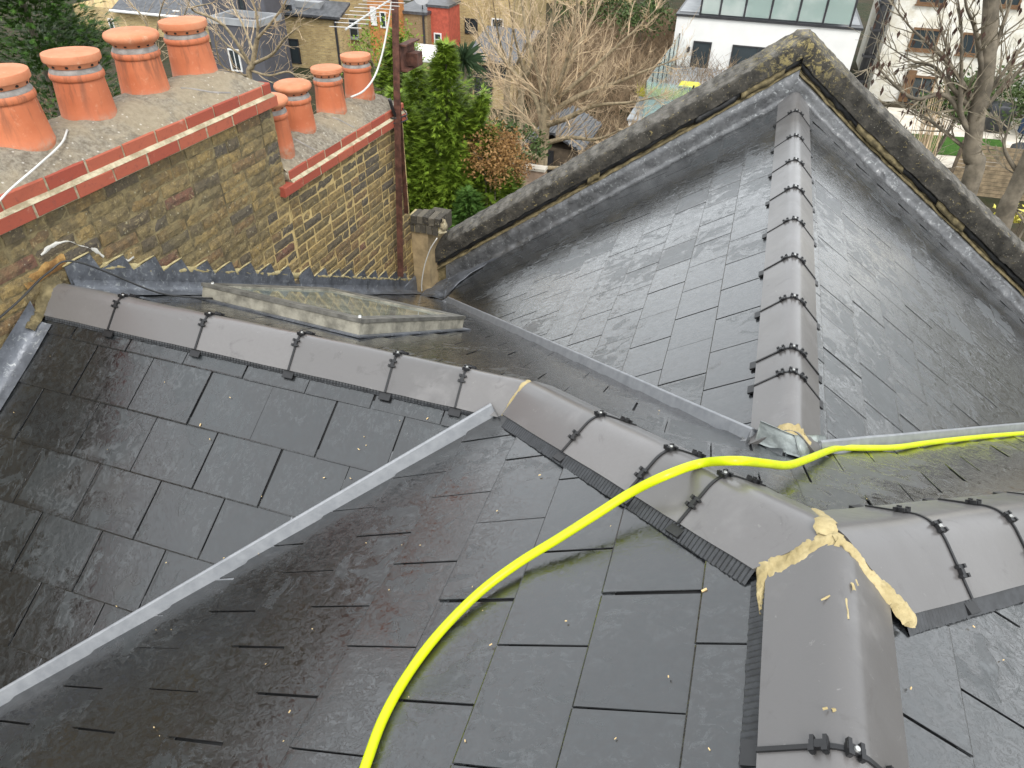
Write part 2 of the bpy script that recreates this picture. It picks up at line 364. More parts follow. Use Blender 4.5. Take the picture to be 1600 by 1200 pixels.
def clip_poly(poly, planes):
    """convex clip of a 2d polygon by half planes (a,b,c): a*s+b*t <= c"""
    for a, b, c in planes:
        out = []
        for i in range(len(poly)):
            p, q = poly[i], poly[(i+1) % len(poly)]
            dp, dq = a*p[0]+b*p[1]-c, a*q[0]+b*q[1]-c
            if dp <= 0: out.append(p)
            if (dp < 0 < dq) or (dq < 0 < dp):
                t = dp/(dp-dq); out.append((p[0]+(q[0]-p[0])*t, p[1]+(q[1]-p[1])*t))
        poly = out
        if len(poly) < 3: return []
    return poly
def area2(p): return .5*abs(sum(p[i][0]*p[(i+1) % len(p)][1]-p[(i+1) % len(p)][0]*p[i][1] for i in range(len(p))))
def halfplanes(poly):
    s = sum(poly[i][0]*poly[(i+1) % len(poly)][1]-poly[(i+1) % len(poly)][0]*poly[i][1] for i in range(len(poly)))
    if s < 0: poly = poly[::-1]
    H = []
    for i in range(len(poly)):
        p, q = poly[i], poly[(i+1) % len(poly)]; dx, dy = q[0]-p[0], q[1]-p[1]
        a, b = dy, -dx; H.append((a, b, a*p[0]+b*p[1]))
    return H

class Slope:
    def __init__(s, pl, O, T):
        s.pl = pl; s.n = PL[pl][0].normalized(); s.O = V(O); s.T = V(T).normalized(); s.S = s.T.cross(s.n)
        s.M = Matrix((s.S, s.T, s.n)).transposed().to_4x4()
    def st(s, P): d = V(P)-s.O; return (d.dot(s.S), d.dot(s.T))
    def xyz(s, a, b, h=0): return s.O + s.S*a + s.T*b + s.n*h

SLATES = {}    # roof root -> list of (screen area, mesh pieces ...)
full_mesh = {}
def slate_prism(polys, t0, e, th):
    """slate with a dressed (chamfered) rim; the tail rides on the course below"""
    vs, fs = [], []
    hz = lambda y: .0075 - .0075*(y-t0)/e
    for poly in polys:
        if sum(poly[i][0]*poly[(i+1) % len(poly)][1]-poly[(i+1) % len(poly)][0]*poly[i][1] for i in range(len(poly))) < 0: poly = poly[::-1]
        k = len(vs); n = len(poly)
        ins = clip_poly(poly, [(a/math.hypot(a, b), b/math.hypot(a, b), c/math.hypot(a, b)-(.0048 if b/math.hypot(a, b) < -.7 else .0006)) for a, b, c in halfplanes(poly) if math.hypot(a, b) > 1e-7])
        for (x, y) in poly: vs.append((x, y, hz(y)))
        if len(ins) == n:
            # keep the corner order of the inset ring aligned with the outline
            o = min(range(n), key=lambda q: sum((ins[(i+q) % n][0]-poly[i][0])**2+(ins[(i+q) % n][1]-poly[i][1])**2 for i in range(n))); ins = [ins[(i+o) % n] for i in range(n)]
            for (x, y) in poly: vs.append((x, y, hz(y)+th-(.0024 if y < t0+.004 else .0005)))
            for (x, y) in ins: vs.append((x, y, hz(y)+th))
            fs.append(tuple(k+i for i in range(n-1, -1, -1))); fs.append(tuple(k+2*n+i for i in range(n)))
            for lv in (0, 1): fs += [(k+lv*n+i, k+lv*n+(i+1) % n, k+(lv+1)*n+(i+1) % n, k+(lv+1)*n+i) for i in range(n)]
        else:
            for (x, y) in poly: vs.append((x, y, hz(y)+th))
            fs.append(tuple(k+i for i in range(n-1, -1, -1))); fs.append(tuple(k+n+i for i in range(n)))
            fs += [(k+i, k+(i+1) % n, k+n+(i+1) % n, k+n+i) for i in range(n)]
    return vs, fs
def lay_slates(owner, slope, regions, D0, exp, s_even, s_odd, kr, width=.3, gap=.006, bottom=(-9, 9)):
    """slates of one slope: course k lies between D0+k*exp and D0+(k+1)*exp below the top line"""
    rng = random.Random(hash(slope.pl) % 1000 if False else len(slope.pl)+sum(map(ord, slope.pl)))
    H = [halfplanes([slope.st(P) for P in R]) for R in regions]
    allst = [slope.st(P) for R in regions for P in R]; smin, smax = min(p[0] for p in allst), max(p[0] for p in allst)
    for k in range(kr[0], kr[1]):
        t0 = -(D0+(k+1)*exp); t1 = t0+exp+.035
        base = s_odd if k % 2 else s_even
        j0 = math.floor((smin-base)/width); j1 = math.ceil((smax-base)/width)
        for j in range(j0, j1+1):
            js = rng.uniform(-.0025, .0025); jt = rng.uniform(-.0018, .0018)
            a0 = base+j*width+gap/2+js; a1 = a0+width-gap
            rect = [(a0, t0+jt), (a1, t0+jt), (a1, t1), (a0, t1)]
            pcs = [q for q in (clip_poly(rect, h) for h in H) if q and area2(q) > 2e-4]
            if not pcs: continue
            loc = [[(x-a0, y-t0) for x, y in q] for q in pcs]
            full = len(pcs) == 1 and abs(area2(pcs[0]) - (a1-a0)*(t1-t0-jt)) < 1e-6
            rot = Matrix.Rotation(rng.uniform(-.0035, .0035), 4, 'Z') @ Matrix.Rotation(rng.gauss(0, .0028), 4, 'Y') @ Matrix.Rotation(rng.uniform(-.001, .004), 4, 'X')
            mw = Matrix.Translation(slope.xyz(a0, t0, rng.uniform(.0012, .0026))) @ slope.M @ rot
            pxs = [to_px(slope.xyz(x, y)) for q in pcs for x, y in q]
            if any(p is None for p in pxs): ar = 0
            else:
                ins = any(-30 < p[0] < 1630 and -30 < p[1] < 1230 for p in pxs)
                ar = sum(area2([to_px(slope.xyz(x, y)) for x, y in q]) for q in pcs) if ins else 0
            SLATES.setdefault(owner, []).append((ar, loc, full, mw, exp))
def emit_slates(owner, top=300):
    L = sorted(SLATES[owner], key=lambda x: -x[0]); rest = B()
    for i, (ar, loc, full, mw, exp) in enumerate(L):
        if i < top and ar > 0:
            if full:
                key = round(exp, 4)
                if key not in full_mesh:
                    vs, fs = slate_prism(loc, 0, exp, .005); full_mesh[key] = mesh('slate', vs, fs, MAT['slate'])
                me = full_mesh[key]
            else:
                vs, fs = slate_prism(loc, 0, exp, .005); me = mesh('slate', vs, fs, MAT['slate'])
            link('slate', me, owner, mw)
        else:
            vs, fs = slate_prism(loc, 0, exp, .005); rest.add([mw @ V(v) for v in vs], fs)
    if rest.v: setup(rest.out('slates', MAT['slate'], owner), kind='stuff')

main_roof = root('slate_roof', (0, 0, -.6), 'wet dark slate roof in front with three grey ridges meeting at a mortared joint', 'roof')
rear_roof = root('slate_roof', (0, 3, -1), 'wet slate gable roof behind, its single straight ridge running back to the parapet', 'roof')

YB = -2.6
Vend = V((-(B_/A_)*YK + (YB-YK)*BP/A_, YB, 0)); Vend.z = A_*Vend.x
XR = 3.3
P1 = Slope('P1', (0, YK, ZK), (0, 1, BP)); P2 = Slope('P2', J, (1, 0, A_)); P3 = Slope('P3', J, (-1, 0, A_)); P4 = Slope('P4', J, (0, -1, B_))
SDL = Slope('DL', E_, (1, 0, DL_)); SDR = Slope('DR', E_, (-1, 0, DR_))
xl_top = wall_x(YK)
def vL(y): return (XE-(y-YE)*B_/DL_, y)          # left back valley
def vR(y): return (XE+(y-YE)*B_/DR_, y)
yv = YE + (XE-wall_x(4.4))*DL_/B_
yv = min(yv, 4.6)
yw = YK-(K.x-wall_x(-1.2))*A_/BP
Vw = on('P1', wall_x(yw), yw)                       # the front valley runs out at the party wall
R1 = [[on('P1', xl_top, YK), K, Vw]]
R2 = [[J, K, Vw, on('P2', wall_x(YB), YB), on('P2', 0, YB)]]
R3 = [[J, on('P3', 0, YB), on('P3', XR, YB), on('P3', XR, XR*A_/B_)]]
kx = K.x
yk_v = YE + (XE-kx)*DL_/B_
R4 = [[on('P4', xl_top, YK), K, on('P4', kx, yk_v), on('P4', *vL(yv)), on('P4', wall_x(yv), yv)],
      [K, J, E_, on('P4', kx, yk_v)],
      [J, on('P4', XR, XR*A_/B_), on('P4', *vR(YE+XR*DR_/B_)), E_]]
gl = V((vL(4.55)[0], 4.55, 0)); gl.z = zon('DL', gl.x, gl.y)
RDL = [[E_, on('DL', 0, 5.4), on('DL', -3.05, gable_y(-3.05)), on('DL', *vL(4.5))]]
RDR = [[E_, on('DR', 0, 5.4), on('DR', XR, gable_y(XR)), on('DR', *vR(YE+XR*DR_/B_))]]

def off_region(R, slope, h):
    return [[V(P)+slope.n*h for P in r] for r in R]
dk = B()
for R, sl in ((R1, P1), (R2, P2), (R3, P3), (R4, P4)):
    for r in R: dk.add(r, [tuple(range(len(r)))])
dk.out('roof_deck', MAT['deck'], main_roof)
dk = B()
for R in (RDL, RDR):
    for r in R: dk.add(r, [tuple(range(len(r)))])
dk.out('roof_deck', MAT['deck'], rear_roof)

lay_slates(main_roof, P1, R1, .195, .246, -2.01, -2.16, (-1, 16))
lay_slates(main_roof, P2, R2, .27, .252, .09, .235, (-2, 22))
lay_slates(main_roof, P3, R3, .33, .252, -.137, -.29, (-2, 14))
lay_slates(main_roof, P4, R4, .33, .272, -.19, -.05, (-2, 18))
lay_slates(rear_roof, SDL, RDL, .11, .240, -2.04, -2.19, (-1, 17))
lay_slates(rear_roof, SDR, RDR, .212, .251, 1.56, 1.71, (-1, 17))
emit_slates(main_roof); emit_slates(rear_roof)

# ---- ridge tiles
def leg(u, n):
    l = u.cross(n).normalized()
    if l.z > 0: l = -l
    return l
class Ridge:
    def __init__(s, A, u, pa, pb, q=.142, edge=.036, crest=.080, f=.33, qb=None):
        s.A = V(A); s.u = V(u).normalized()
        s.na, s.nb = PL[pa][0].normalized(), PL[pb][0].normalized(); s.la, s.lb = leg(s.u, s.na), leg(s.u, s.nb)
        upv = V((0, 0, 1)); upv = (upv - s.u*upv.dot(s.u)).normalized(); s.up = upv
        qb = qb or q; s.Ea, s.Eb = s.la*q+s.na*edge, s.lb*qb+s.nb*edge; s.Cn = upv*crest; s.f = f; s.qa, s.qb = q, qb
    def prof(s, off=0.0, nb=10, lo=0.0):
        Pa, Pb = s.Cn+(s.Ea-s.Cn)*s.f, s.Cn+(s.Eb-s.Cn)*s.f
        pts = [s.Ea + (Pa-s.Ea)*(i/5) for i in range(5)]
        pts += [Pa*(1-t)**2 + s.Cn*2*t*(1-t) + Pb*t*t for t in [i/nb for i in range(nb+1)]]
        pts += [Pb + (s.Eb-Pb)*(i/5) for i in range(1, 6)]
        if off:
            out = []
            for i, p in enumerate(pts):
                d = (pts[min(i+1, len(pts)-1)]-pts[max(i-1, 0)]).normalized(); nn = d.cross(s.u).normalized()
                if nn.dot(s.up) < 0: nn = -nn
                out.append(p+nn*off)
            return out
        return pts
    def ring(s, prof, d, mitre=None, g=0.0):
        r = []
        for p in prof:
            P = s.A+s.u*d+p
            if mitre:
                for pp, pn in (mitre if isinstance(mitre, list) else [mitre]):
                    P2_ = P + s.u*((g-(P-pp).dot(pn))/s.u.dot(pn))
                    if (P2_-P).dot(s.u) > 0 or not isinstance(mitre, list): P = P2_
            r.append(P)
        return r
    def tile(s, name, parent, d0, d1, m0=None, m1=None, mat='tile'):
        o, inn = s.prof(), s.prof(-.014)
        def R(pr, d, mt): return s.ring(pr, d, mt, .004)
        k = len(o); b = B(); nst = 4
        rings = []
        a0, b0 = R(o, d0, m0), R(inn, d0, m0); a1, b1 = R(o, d1, m1), R(inn, d1, m1)
        for i in range(nst+1):
            t = i/nst; rings.append([x.lerp(y, t) + V((0, 0, .0012*math.sin(7*t+d0*9))) for x, y in zip(a0, a1)] + [x.lerp(y, t) for x, y in zip(b0, b1)][::-1])
        n = 2*k; b.v = [p for r in rings for p in r]
        for i in range(nst):
            for j in range(n):
                q = (j+1) % n; b.f.append((i*n+j, i*n+q, (i+1)*n+q, (i+1)*n+j))
        for i, flip in ((0, True), (nst, False)):
            for j in range(k-1):
                f = (i*n+j, i*n+j+1, i*n+n-2-j, i*n+n-1-j); b.f.append(f[::-1] if flip else f)
        ob = b.out(name, MAT[mat], parent)
        me = ob.data
        sm = [abs(p.normal.dot(s.u)) < .5 and p.area > 0 for p in me.polygons]; me.polygons.foreach_set('use_smooth', sm)
        me.set_sharp_from_angle(angle=math.radians(38)) if hasattr(me, 'set_sharp_from_angle') else None
        return ob, a0, a1
    def union(s, parent, d, knobs=(.24, .5, .76), w=.0042, rnd=None):
        """black dry-ridge union between two tiles: strip following the profile, clamps on it"""
        rnd = rnd or random
        b = B(); o = s.prof(.0045); i_ = s.prof(-.016); k = len(o)
        rs = []
        for dd in (d-w, d+w):
            rs.append([s.A+s.u*dd+p for p in o]+[s.A+s.u*dd+p for p in i_][::-1])
        n = 2*k; b.v = rs[0]+rs[1]
        for j in range(n): b.f.append((j, (j+1) % n, n+(j+1) % n, n+j))
        for base, fl in ((0, 1), (n, 0)):
            for j in range(k-1):
                f = (base+j, base+j+1, base+n-2-j, base+n-1-j); b.f.append(f[::-1] if fl else f)
        for t in knobs:
            x = t*(k-1); i = int(x); i = min(i, k-2); p = o[i].lerp(o[i+1], x-i); tg = (o[i+1]-o[i]).normalized(); nn = tg.cross(s.u).normalized()
            if nn.dot(s.up) < 0: nn = -nn
            c = s.A+s.u*d+p
            for sg in (-1, 1):
                b.obox(c+tg*.011*sg+nn*.003, s.u, tg, nn, .015, .0034, .005)
                b.obox(c+tg*.011*sg+nn*.005+s.u*.010, s.u, tg, nn, .004, .005, .006)
            b.obox(c+nn*.002, s.u, tg, nn, .007, .016, .005)
        for i, e in ((0, s.la), (k-1, s.lb)):
            p = s.A+s.u*d+o[i]; nn = s.na if i == 0 else s.nb
            b.obox(p+e*.012-nn*.016, s.u, e, nn, .024, .018, .004)
        ob = b.out('union_clip', MAT['black'], parent)
        if knobs:
            t = knobs[len(knobs)//2]; x = t*(k-1); i = min(int(x), k-2); p = o[i].lerp(o[i+1], x-i); tg = (o[i+1]-o[i]).normalized(); nn = tg.cross(s.u).normalized()
            if nn.dot(s.up) < 0: nn = -nn
            c = s.A+s.u*d+p+nn*.007; h = B(); ring = lambda r, z: [c+s.u*math.cos(q*math.pi/5)*r+tg*math.sin(q*math.pi/5)*r+nn*z for q in range(10)]
            h.prism(ring(.0055, 0), ring(.0045, .0035)); h.out('screw_cap', MAT['zinc'], parent)
        return ob
    def roll(s, parent, side, d0, d1, width=.036, lift=.019, step=.007, inset=.012):
        """pleated ridge roll showing beyond the tile edge"""
        l, n = (s.la, s.na) if side == 'a' else (s.lb, s.nb)
        b = B(); N = int((d1-d0)/step); sq = s.qa if side == 'a' else s.qb; q0 = sq-inset; rng = random.Random(int(d1*1000))
        for i in range(N+1):
            d = d0+i*step; z = .0035 if i % 2 else 0
            for kk, (qq, hh) in enumerate(((q0, lift+.012), (sq+width*.35, lift+.004), (sq+width*.8, lift-.002), (sq+width*.98+rng.uniform(-.002, .002), lift-.004), (sq+width, .013))):
                b.v.append(s.A+s.u*d+l*qq+n*(hh+(z if kk < 4 else 0)))
        for i in range(N):
            for j in range(4): b.f.append((i*5+j, i*5+j+1, (i+1)*5+j+1, (i+1)*5+j))
        return b.out('ridge_roll', MAT['roll'], parent)

def mitre_plane(P, ua, ub):
    """vertical plane through P halving the plan angle of two ridges; normal towards ua"""
    a, b = V((ua.x, ua.y, 0)).normalized(), V((ub.x, ub.y, 0)).normalized(); n = (a-b).normalized(); return (V(P), n)
uC, uK, uB = V((0, -1, 0)), (K-J).normalized(), V((B_/A_, 1, -B_)).normalized()
uL, uJ = V((-1, 0, 0)), (J-K).normalized()
rC, rK, rB = Ridge(J, uC, 'P2', 'P3', .122, qb=.128), Ridge(J, uK, 'P2', 'P4'), Ridge(J, uB, 'P3', 'P4', .165, qb=.142)
rL = Ridge(K, uL, 'P1', 'P4', .122, qb=.142); rD = Ridge(E_+V((.012, 0, 0)), V((0, 1, 0)), 'DL', 'DR', .124, qb=.128)
LK_ = (K-J).length
mCK = mitre_plane(J, uC, uK); mCB = mitre_plane(J, uC, uB); mKB = mitre_plane(J, uK, uB)
mKC = (mCK[0], -mCK[1]); mBC = (mCB[0], -mCB[1]); mBK = (mKB[0], -mKB[1])
mLJ = mitre_plane(K, uL, uJ); mJL = (mLJ[0], -mLJ[1])
ENDS = {}
def run(r, own, joints, start=None, end=None, knobs=(.24, .5, .76), key=''):
    for i in range(len(joints)-1):
        d0, d1 = joints[i]+(.004 if i else 0), joints[i+1]-.004
        m0 = start if i == 0 else None; m1 = end if i == len(joints)-2 else None
        if m1 is not None: d1 = joints[i+1]
        t, a0, a1 = r.tile('ridge_tile', own, d0, d1, m0, m1)
        if i == 0: ENDS[key+'0'] = a0
        if i == len(joints)-2: ENDS[key+'1'] = a1
        if i < len(joints)-2: r.union(t, joints[i+1], knobs)
run(rC, main_roof, [0, .473, .923, 1.373, 1.823, 2.27], [mCK, mCB], None, (.27, .55, .86), 'C')
run(rK, main_roof, [0, .328, .545, .905, LK_], [mKC, mKB], mJL, (.14, .56, .9), 'K')
run(rB, main_roof, [0, .37, .75, 1.2, 1.65, 2.1, 2.55, 3.0], [mBC, mBK], None, (.12, .42, .8), 'B')
xj = [1.213, 1.514, 1.957, 2.415, 2.874]
run(rL, main_roof, [0] + [x+K.x for x in xj] + [-xl_top+K.x-.03], mLJ, None, (.2, .5, .8) if False else (.28, .55, .8), 'L')
yj = [1.258, 1.43, 1.853, 2.273, 2.729, 3.203, 3.684, 4.188, 4.79]
run(rD, rear_roof, [.085] + [y-YE for y in yj] + [5.36-YE], None, None, (.26, .5, .74), 'D')
rK.roll(main_roof, 'a', .075, LK_-.10); rC.roll(main_roof, 'a', .075, 2.2); rC.roll(main_roof, 'b', .19, 2.2, .012); rB.roll(main_roof, 'a', .09, 2.9)
rB.roll(main_roof, 'b', .1, 2.9, .014); rK.roll(main_roof, 'b', .1, LK_, .012)
rL.roll(main_roof, 'a', .10, -xl_top+K.x-.05, .013); rL.roll(main_roof, 'b', 0, -xl_top+K.x-.05, .012)
rD.roll(rear_roof, 'a', .2, 4.5, .008); rD.roll(rear_roof, 'b', .2, 4.5, .016)

# ---- grey valley troughs with a standing rib
def trough(name, parent, P0, P1, pa, pb, h=.052, w=.026, flange=.085):
    u = (P1-P0).normalized(); na, nb = PL[pa][0].normalized(), PL[pb][0].normalized()
    la, lb = u.cross(na).normalized(), u.cross(nb).normalized()
    if la.z < 0: la = -la
    if lb.z < 0: lb = -lb
    up = V((0, 0, 1)); up = (up-u*up.dot(u)).normalized(); side = (la-up*la.dot(up)).normalized()
    def sec(P):
        return [P+la*flange+na*.004, P+la*.04+na*.004, P+side*w+na*.006+up*.006, P+side*.007+up*(h+.012), P+up*(h+.016), P-side*.007+up*(h+.012), P-side*w+nb*.006+up*.006, P+lb*.04+nb*.004, P+lb*flange+nb*.004]
    N = 26; b = B()
    for i in range(N+1):
        P = P0.lerp(P1, i/N); P = P+up*.0015*nz(P, 5)+side*.002*nz(P+V((9, 0, 0)), 3); b.v += sec(P)
    for i in range(N):
        for j in range(8): b.f.append((i*9+j, i*9+j+1, (i+1)*9+j+1, (i+1)*9+j))
    b.f.append(tuple(range(9))); b.f.append(tuple(N*9+j for j in range(8, -1, -1)))
    return b.out(name, MAT['trough'], parent)
uv = (Vend-K).normalized()
trough('valley_trough', main_roof, K+uv*.14, Vw, 'P1', 'P2')
eL = on('P4', *vL(4.05)); eR = on('P4', *vR(YE+XR*DR_/B_))
trough('valley_trough', main_roof, E_+(eL-E_).normalized()*.16, eL, 'P4', 'DL', .050, .03)
trough('valley_trough', main_roof, E_+(eR-E_).normalized()*.20, eR, 'P4', 'DR', .050, .03)

# ---- mortar along the mitres
def bead(name, parent, path, nrm, w, th, mat='mortar', seed=0, n=44, m=9, jag=.35):
    path = spline(path, max(2, n//max(1, len(path)-1))); b = B(); N = len(path)
    for i, p in enumerate(path):
        t = i/(N-1); d = (path[min(i+1, N-1)]-path[max(i-1, 0)]).normalized()
        nn = nrm(p) if callable(nrm) else nrm; side = d.cross(nn).normalized(); nn = side.cross(d).normalized()
        ww = w(t) if callable(w) else w
        for j in range(m):
            s = j/(m-1)*2-1; e = 1+jag*nz(p*28+V((0, s*2, seed)))+.5*jag*nz(p*95+V((seed, s, 0)))
            hh = th*(1-s*s)**.5*(1+.7*nz(p*40+V((s*1.5, 0, seed)))+.45*nz(p*130+V((s*5, seed, 0)))) - .002
            b.v.append(p+side*s*ww*e+nn*hh)
    for i in range(N-1):
        for j in range(m-1): b.f.append((i*m+j, i*m+j+1, (i+1)*m+j+1, (i+1)*m+j))
    return b.out(name, MAT[mat], parent, True)
def half(pts, lo, hi): return pts[lo:hi]
c0 = ENDS['C0']; npf = len(c0)
def axis_norm(r): return lambda p: ((p-r.A)-r.u*(p-r.A).dot(r.u) + r.up*.05).normalized()
nrmJ = lambda p: V((p.x*1.1, 0 if True else p.y, .22)).normalized()
bead('mortar_bedding', main_roof, [c0[i] for i in range(0, npf//2+2)], nrmJ, lambda t: .029 - .012*t, .0065, seed=1, jag=.6, n=110, m=13)
bead('mortar_bedding', main_roof, [c0[i] for i in range(npf//2-1, npf)], nrmJ, lambda t: .015+.012*max(0, .25-t)/.25, .009, seed=2, jag=.65, n=110, m=11)
eC = c0[0]; b0_ = ENDS['B0'][0]
bead('mortar_bedding', main_roof, [c0[-4], c0[-1]+V((.004, .004, .004)), c0[-1].lerp(b0_, .5)+V((.002, -.004, .004)), b0_+V((.004, -.006, .002)), b0_+V((.006, -.016, -.012))], V((.5, -.3, .8)), lambda t: .014+.008*math.sin(3*t), .010, seed=13, n=60, m=11, jag=.6)
bead('mortar_bedding', main_roof, [eC+V((-.004, .012, 0)), eC+V((-.006, -.03, -.008)), eC+V((-.005, -.075, -.014)), eC+V((0, -.115, -.018))], V((-.6, 0, .8)), lambda t: .017*(1-t)+.0025, .008, seed=3)
kb = ENDS['K0']; bead('mortar_bedding', main_roof, [kb[npf//2]+V((0, -.02, .002)), kb[npf//2]+V((0, .03, -.002)), kb[-5]+V((0, 0, .002)), kb[-1]+V((0, 0, .002))], V((0, .5, .9)), lambda t: .024-.010*t, .006, seed=4)
l0 = ENDS['L0']; nrmK = lambda p: V((p.x-K.x, (p.y-K.y), .2)).normalized()
bead('mortar_bedding', main_roof, [l0[i] for i in range(0, npf//2+3)], lambda p: V((.1, -.5, .85)), lambda t: .020-.006*t, .008, seed=5)
# small strip of lead pressed over the head of the front valley
hp = K+uv*.20+V((0, 0, .075)); b = B()
for i in range(6):
    t = i/5; p = l0[0].lerp(l0[5], t)+V((.012, -.006, .012)); b.v += [p+V((-.016, 0, -.004+.004*math.sin(9*t))), p+V((.016, 0, .004*math.cos(7*t)))]
b.f = [(2*i, 2*i+1, 2*i+3, 2*i+2) for i in range(5)]; b.out('lead_strip', MAT['lead_old'], main_roof)
# end of the left ridge bedded against the wall
l1 = ENDS['L1']
bead('mortar_bedding', main_roof, [p+V((-.012, 0, .004)) for p in l1[:npf//2+4]], lambda p: V((.35, -.3, .9)), .032, .020, 'oldmortar', 7)
q = l1[0]; bead('mortar_bedding', main_roof, [q+V((-.01, .01, 0)), q+V((-.012, -.05, -.025)), q+V((-.01, -.075, -.04))], V((.2, -.5, .9)), .026, .022, 'oldmortar', 8)
# lower end of the rear ridge: stain of mortar and a dressed lead saddle
d0_ = ENDS['D0']
bead('mortar_bedding', rear_roof, [p+V((0, .012, .002)) for p in d0_[3:-3]], lambda p: V((p.x*1.2, -.1, .25)).normalized(), lambda t: .012+.016*math.sin(math.pi*t), .004, seed=9, jag=.9)
def patch(name, parent, quad, nu, nv, mat, bump, fq, seed, thick=.003, holes=None):
    """dressed sheet between four corners, given real thickness"""
    a, b_, c, d = [V(p) for p in quad]; g = B(); nn = (b_-a).cross(d-a).normalized()
    if nn.z < 0: nn = -nn
    for lay in (0, -thick):
        for i in range(nu+1):
            for j in range(nv+1):
                s, t = i/nu, j/nv; p = (a*(1-s)+b_*s)*(1-t)+(d*(1-s)+c*s)*t
                g.v.append(p+nn*(bump*nz(p*fq+V((seed, 0, 0)))+.5*bump*nz(p*fq*2.7+V((0, seed, 0)))+lay))
    W = nv+1; T = (nu+1)*W
    for i in range(nu):
        for j in range(nv):
            f = (i*W+j, (i+1)*W+j, (i+1)*W+j+1, i*W+j+1); g.f.append(f); g.f.append(tuple(x+T for x in f[::-1]))
    rim = [(i*W, (i+1)*W) for i in range(nu)]+[((i+1)*W+nv, i*W+nv) for i in range(nu)]+[(j+1, j) for j in range(nv)]+[(nu*W+j, nu*W+j+1) for j in range(nv)]
    for x, y in rim: g.f.append((x, y, y+T, x+T))
    return g.out(name, MAT[mat], parent, True)
f0 = d0_[npf//2]
ll, lr = at_pl(1179, 691, 'P4', .016), at_pl(1292, 704, 'P4', .016)
wl, wr = ll+V((.0, .02, .085)), lr+V((-.02, .01, .062))
fc = at_pl(1251, 716, 'P4', .016); ft = f0+V((.008, -.02, .000))
patch('lead_saddle', rear_roof, [wl, ft, fc, ll], 14, 8, 'lead_patina', .006, 22, 3)
patch('lead_saddle', rear_roof, [ft, wr, lr, fc], 14, 8, 'lead_patina', .006, 22, 5)
sp = on('P4', -.14, .92, .02); patch('lead_strip', rear_roof, [sp, sp+V((.10, -.05, .004)), sp+V((.11, -.07, -.012)), sp+V((.01, -.025, -.012))], 4, 2, 'lead', .006, 20, 8)

# ------------------------------------------------------------------ rear gable parapet
parapet = root('parapet_wall', (0, 5.5, -1.2), 'weathered dark gable parapet with lichen-spotted coping along the edge of the rear roof', 'parapet')
def gable_pt(x, o, dz):
    d, s = (DL_, .25) if x <= 0 else (DR_, -.03)
    if x > 0 and dz > .10: dz -= .035*min(1, x/.6)
    nx, ny = -s/(1+s*s)**.5, 1/(1+s*s)**.5
    if abs(x) < 1e-9: nx = 0
    return V((x+nx*o, 5.4+s*x+ny*o, ZE-d*abs(x)+dz))
def gable_sweep(xs, sec, jit=0, fq=6, seed=0, closed=True, cap=True, b=None):
    b = b or B(); n = len(sec); k0 = len(b.v)
    for i, x in enumerate(xs):
        for j, (o, dz) in enumerate(sec):
            p = gable_pt(x, o, dz)
            if jit: p = p+V((jit*.5*nz(p*fq+V((seed, 0, 5))), jit*nz(p*fq+V((seed, 3, 0))), jit*(nz(p*fq+V((0, seed, 0)))+.5*nz(p*fq*3.1))))
            b.v.append(p)
    for i in range(len(xs)-1):
        for j in range(n if closed else n-1):
            q = (j+1) % n; b.f.append((k0+i*n+j, k0+(i+1)*n+j, k0+(i+1)*n+q, k0+i*n+q))
    if cap and closed:
        b.f.append(tuple(k0+j for j in range(n))); b.f.append(tuple(k0+(len(xs)-1)*n+j for j in range(n-1, -1, -1)))
    return b
def lin(a, c, n): return [a+(c-a)*i/n for i in range(n+1)]
XGL, XGR = -3.12, 3.2
copsec = [(.02, .268), (-.026, .268), (-.034, .276), (-.036, .32), (-.036, .37), (-.035, .42), (-.034, .452), (-.026, .466), (-.012, .473), (.04, .484), (.09, .49), (.16, .492), (.23, .488), (.285, .478), (.308, .46), (.314, .42), (.314, .27), (.2, .262)]
def raised(sec, k): return [(o, dz+(k*(1-(dz-.262)/.2) if dz < .42 else 0)) for o, dz in sec]
for xa, xb, k in ((XGL, 0, .055), (0.0001, XGR, .012)):
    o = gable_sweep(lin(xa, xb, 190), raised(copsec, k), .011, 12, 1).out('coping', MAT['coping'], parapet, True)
    if hasattr(o.data, 'set_sharp_from_angle'): o.data.set_sharp_from_angle(angle=math.radians(34))
    gable_sweep(lin(xa, xb, 60), [(.028, .10), (.028, .27+k), (.29, .27+k), (.29, -7.6), (.03, -.3)], .0, 7, 2).out('wall_face', MAT['oldmortar'], parapet)
    gable_sweep(lin(xa, xb, 90), [(.03, .205+k), (.016, .210+k), (.010, .235+k), (.016, .262+k), (.03, .268+k)], .016, 15, 4).out('bitumen_band', MAT['bitumen'], parapet, True)
    gable_sweep(lin(xa, xb, 90), [(.03, .165+k), (-.008, .172+k), (-.011, .182+k), (0, .195+k), (.03, .20+k)], .012, 12, 6).out('mortar_fillet', MAT['oldmortar'], parapet, True)
rng = random.Random(4)
for x0, x1, mt in ((-.42, -.12, 'oldmortar'), (-.75, -.46, 'bitumen'), (.55, 1.0, 'oldmortar'), (1.35, 1.62, 'oldmortar'), (-1.6, -1.5, 'oldmortar')):
    kk = .055 if x0 < 0 else .012
    gable_sweep(lin(x0, x1, 12), [(.02, .20+kk), (-.020, .205+kk), (-.026, .235+kk), (-.02, .268+kk), (.02, .27+kk)], .016, 14, 9).out('mortar_patch', MAT[mt], parapet, True)
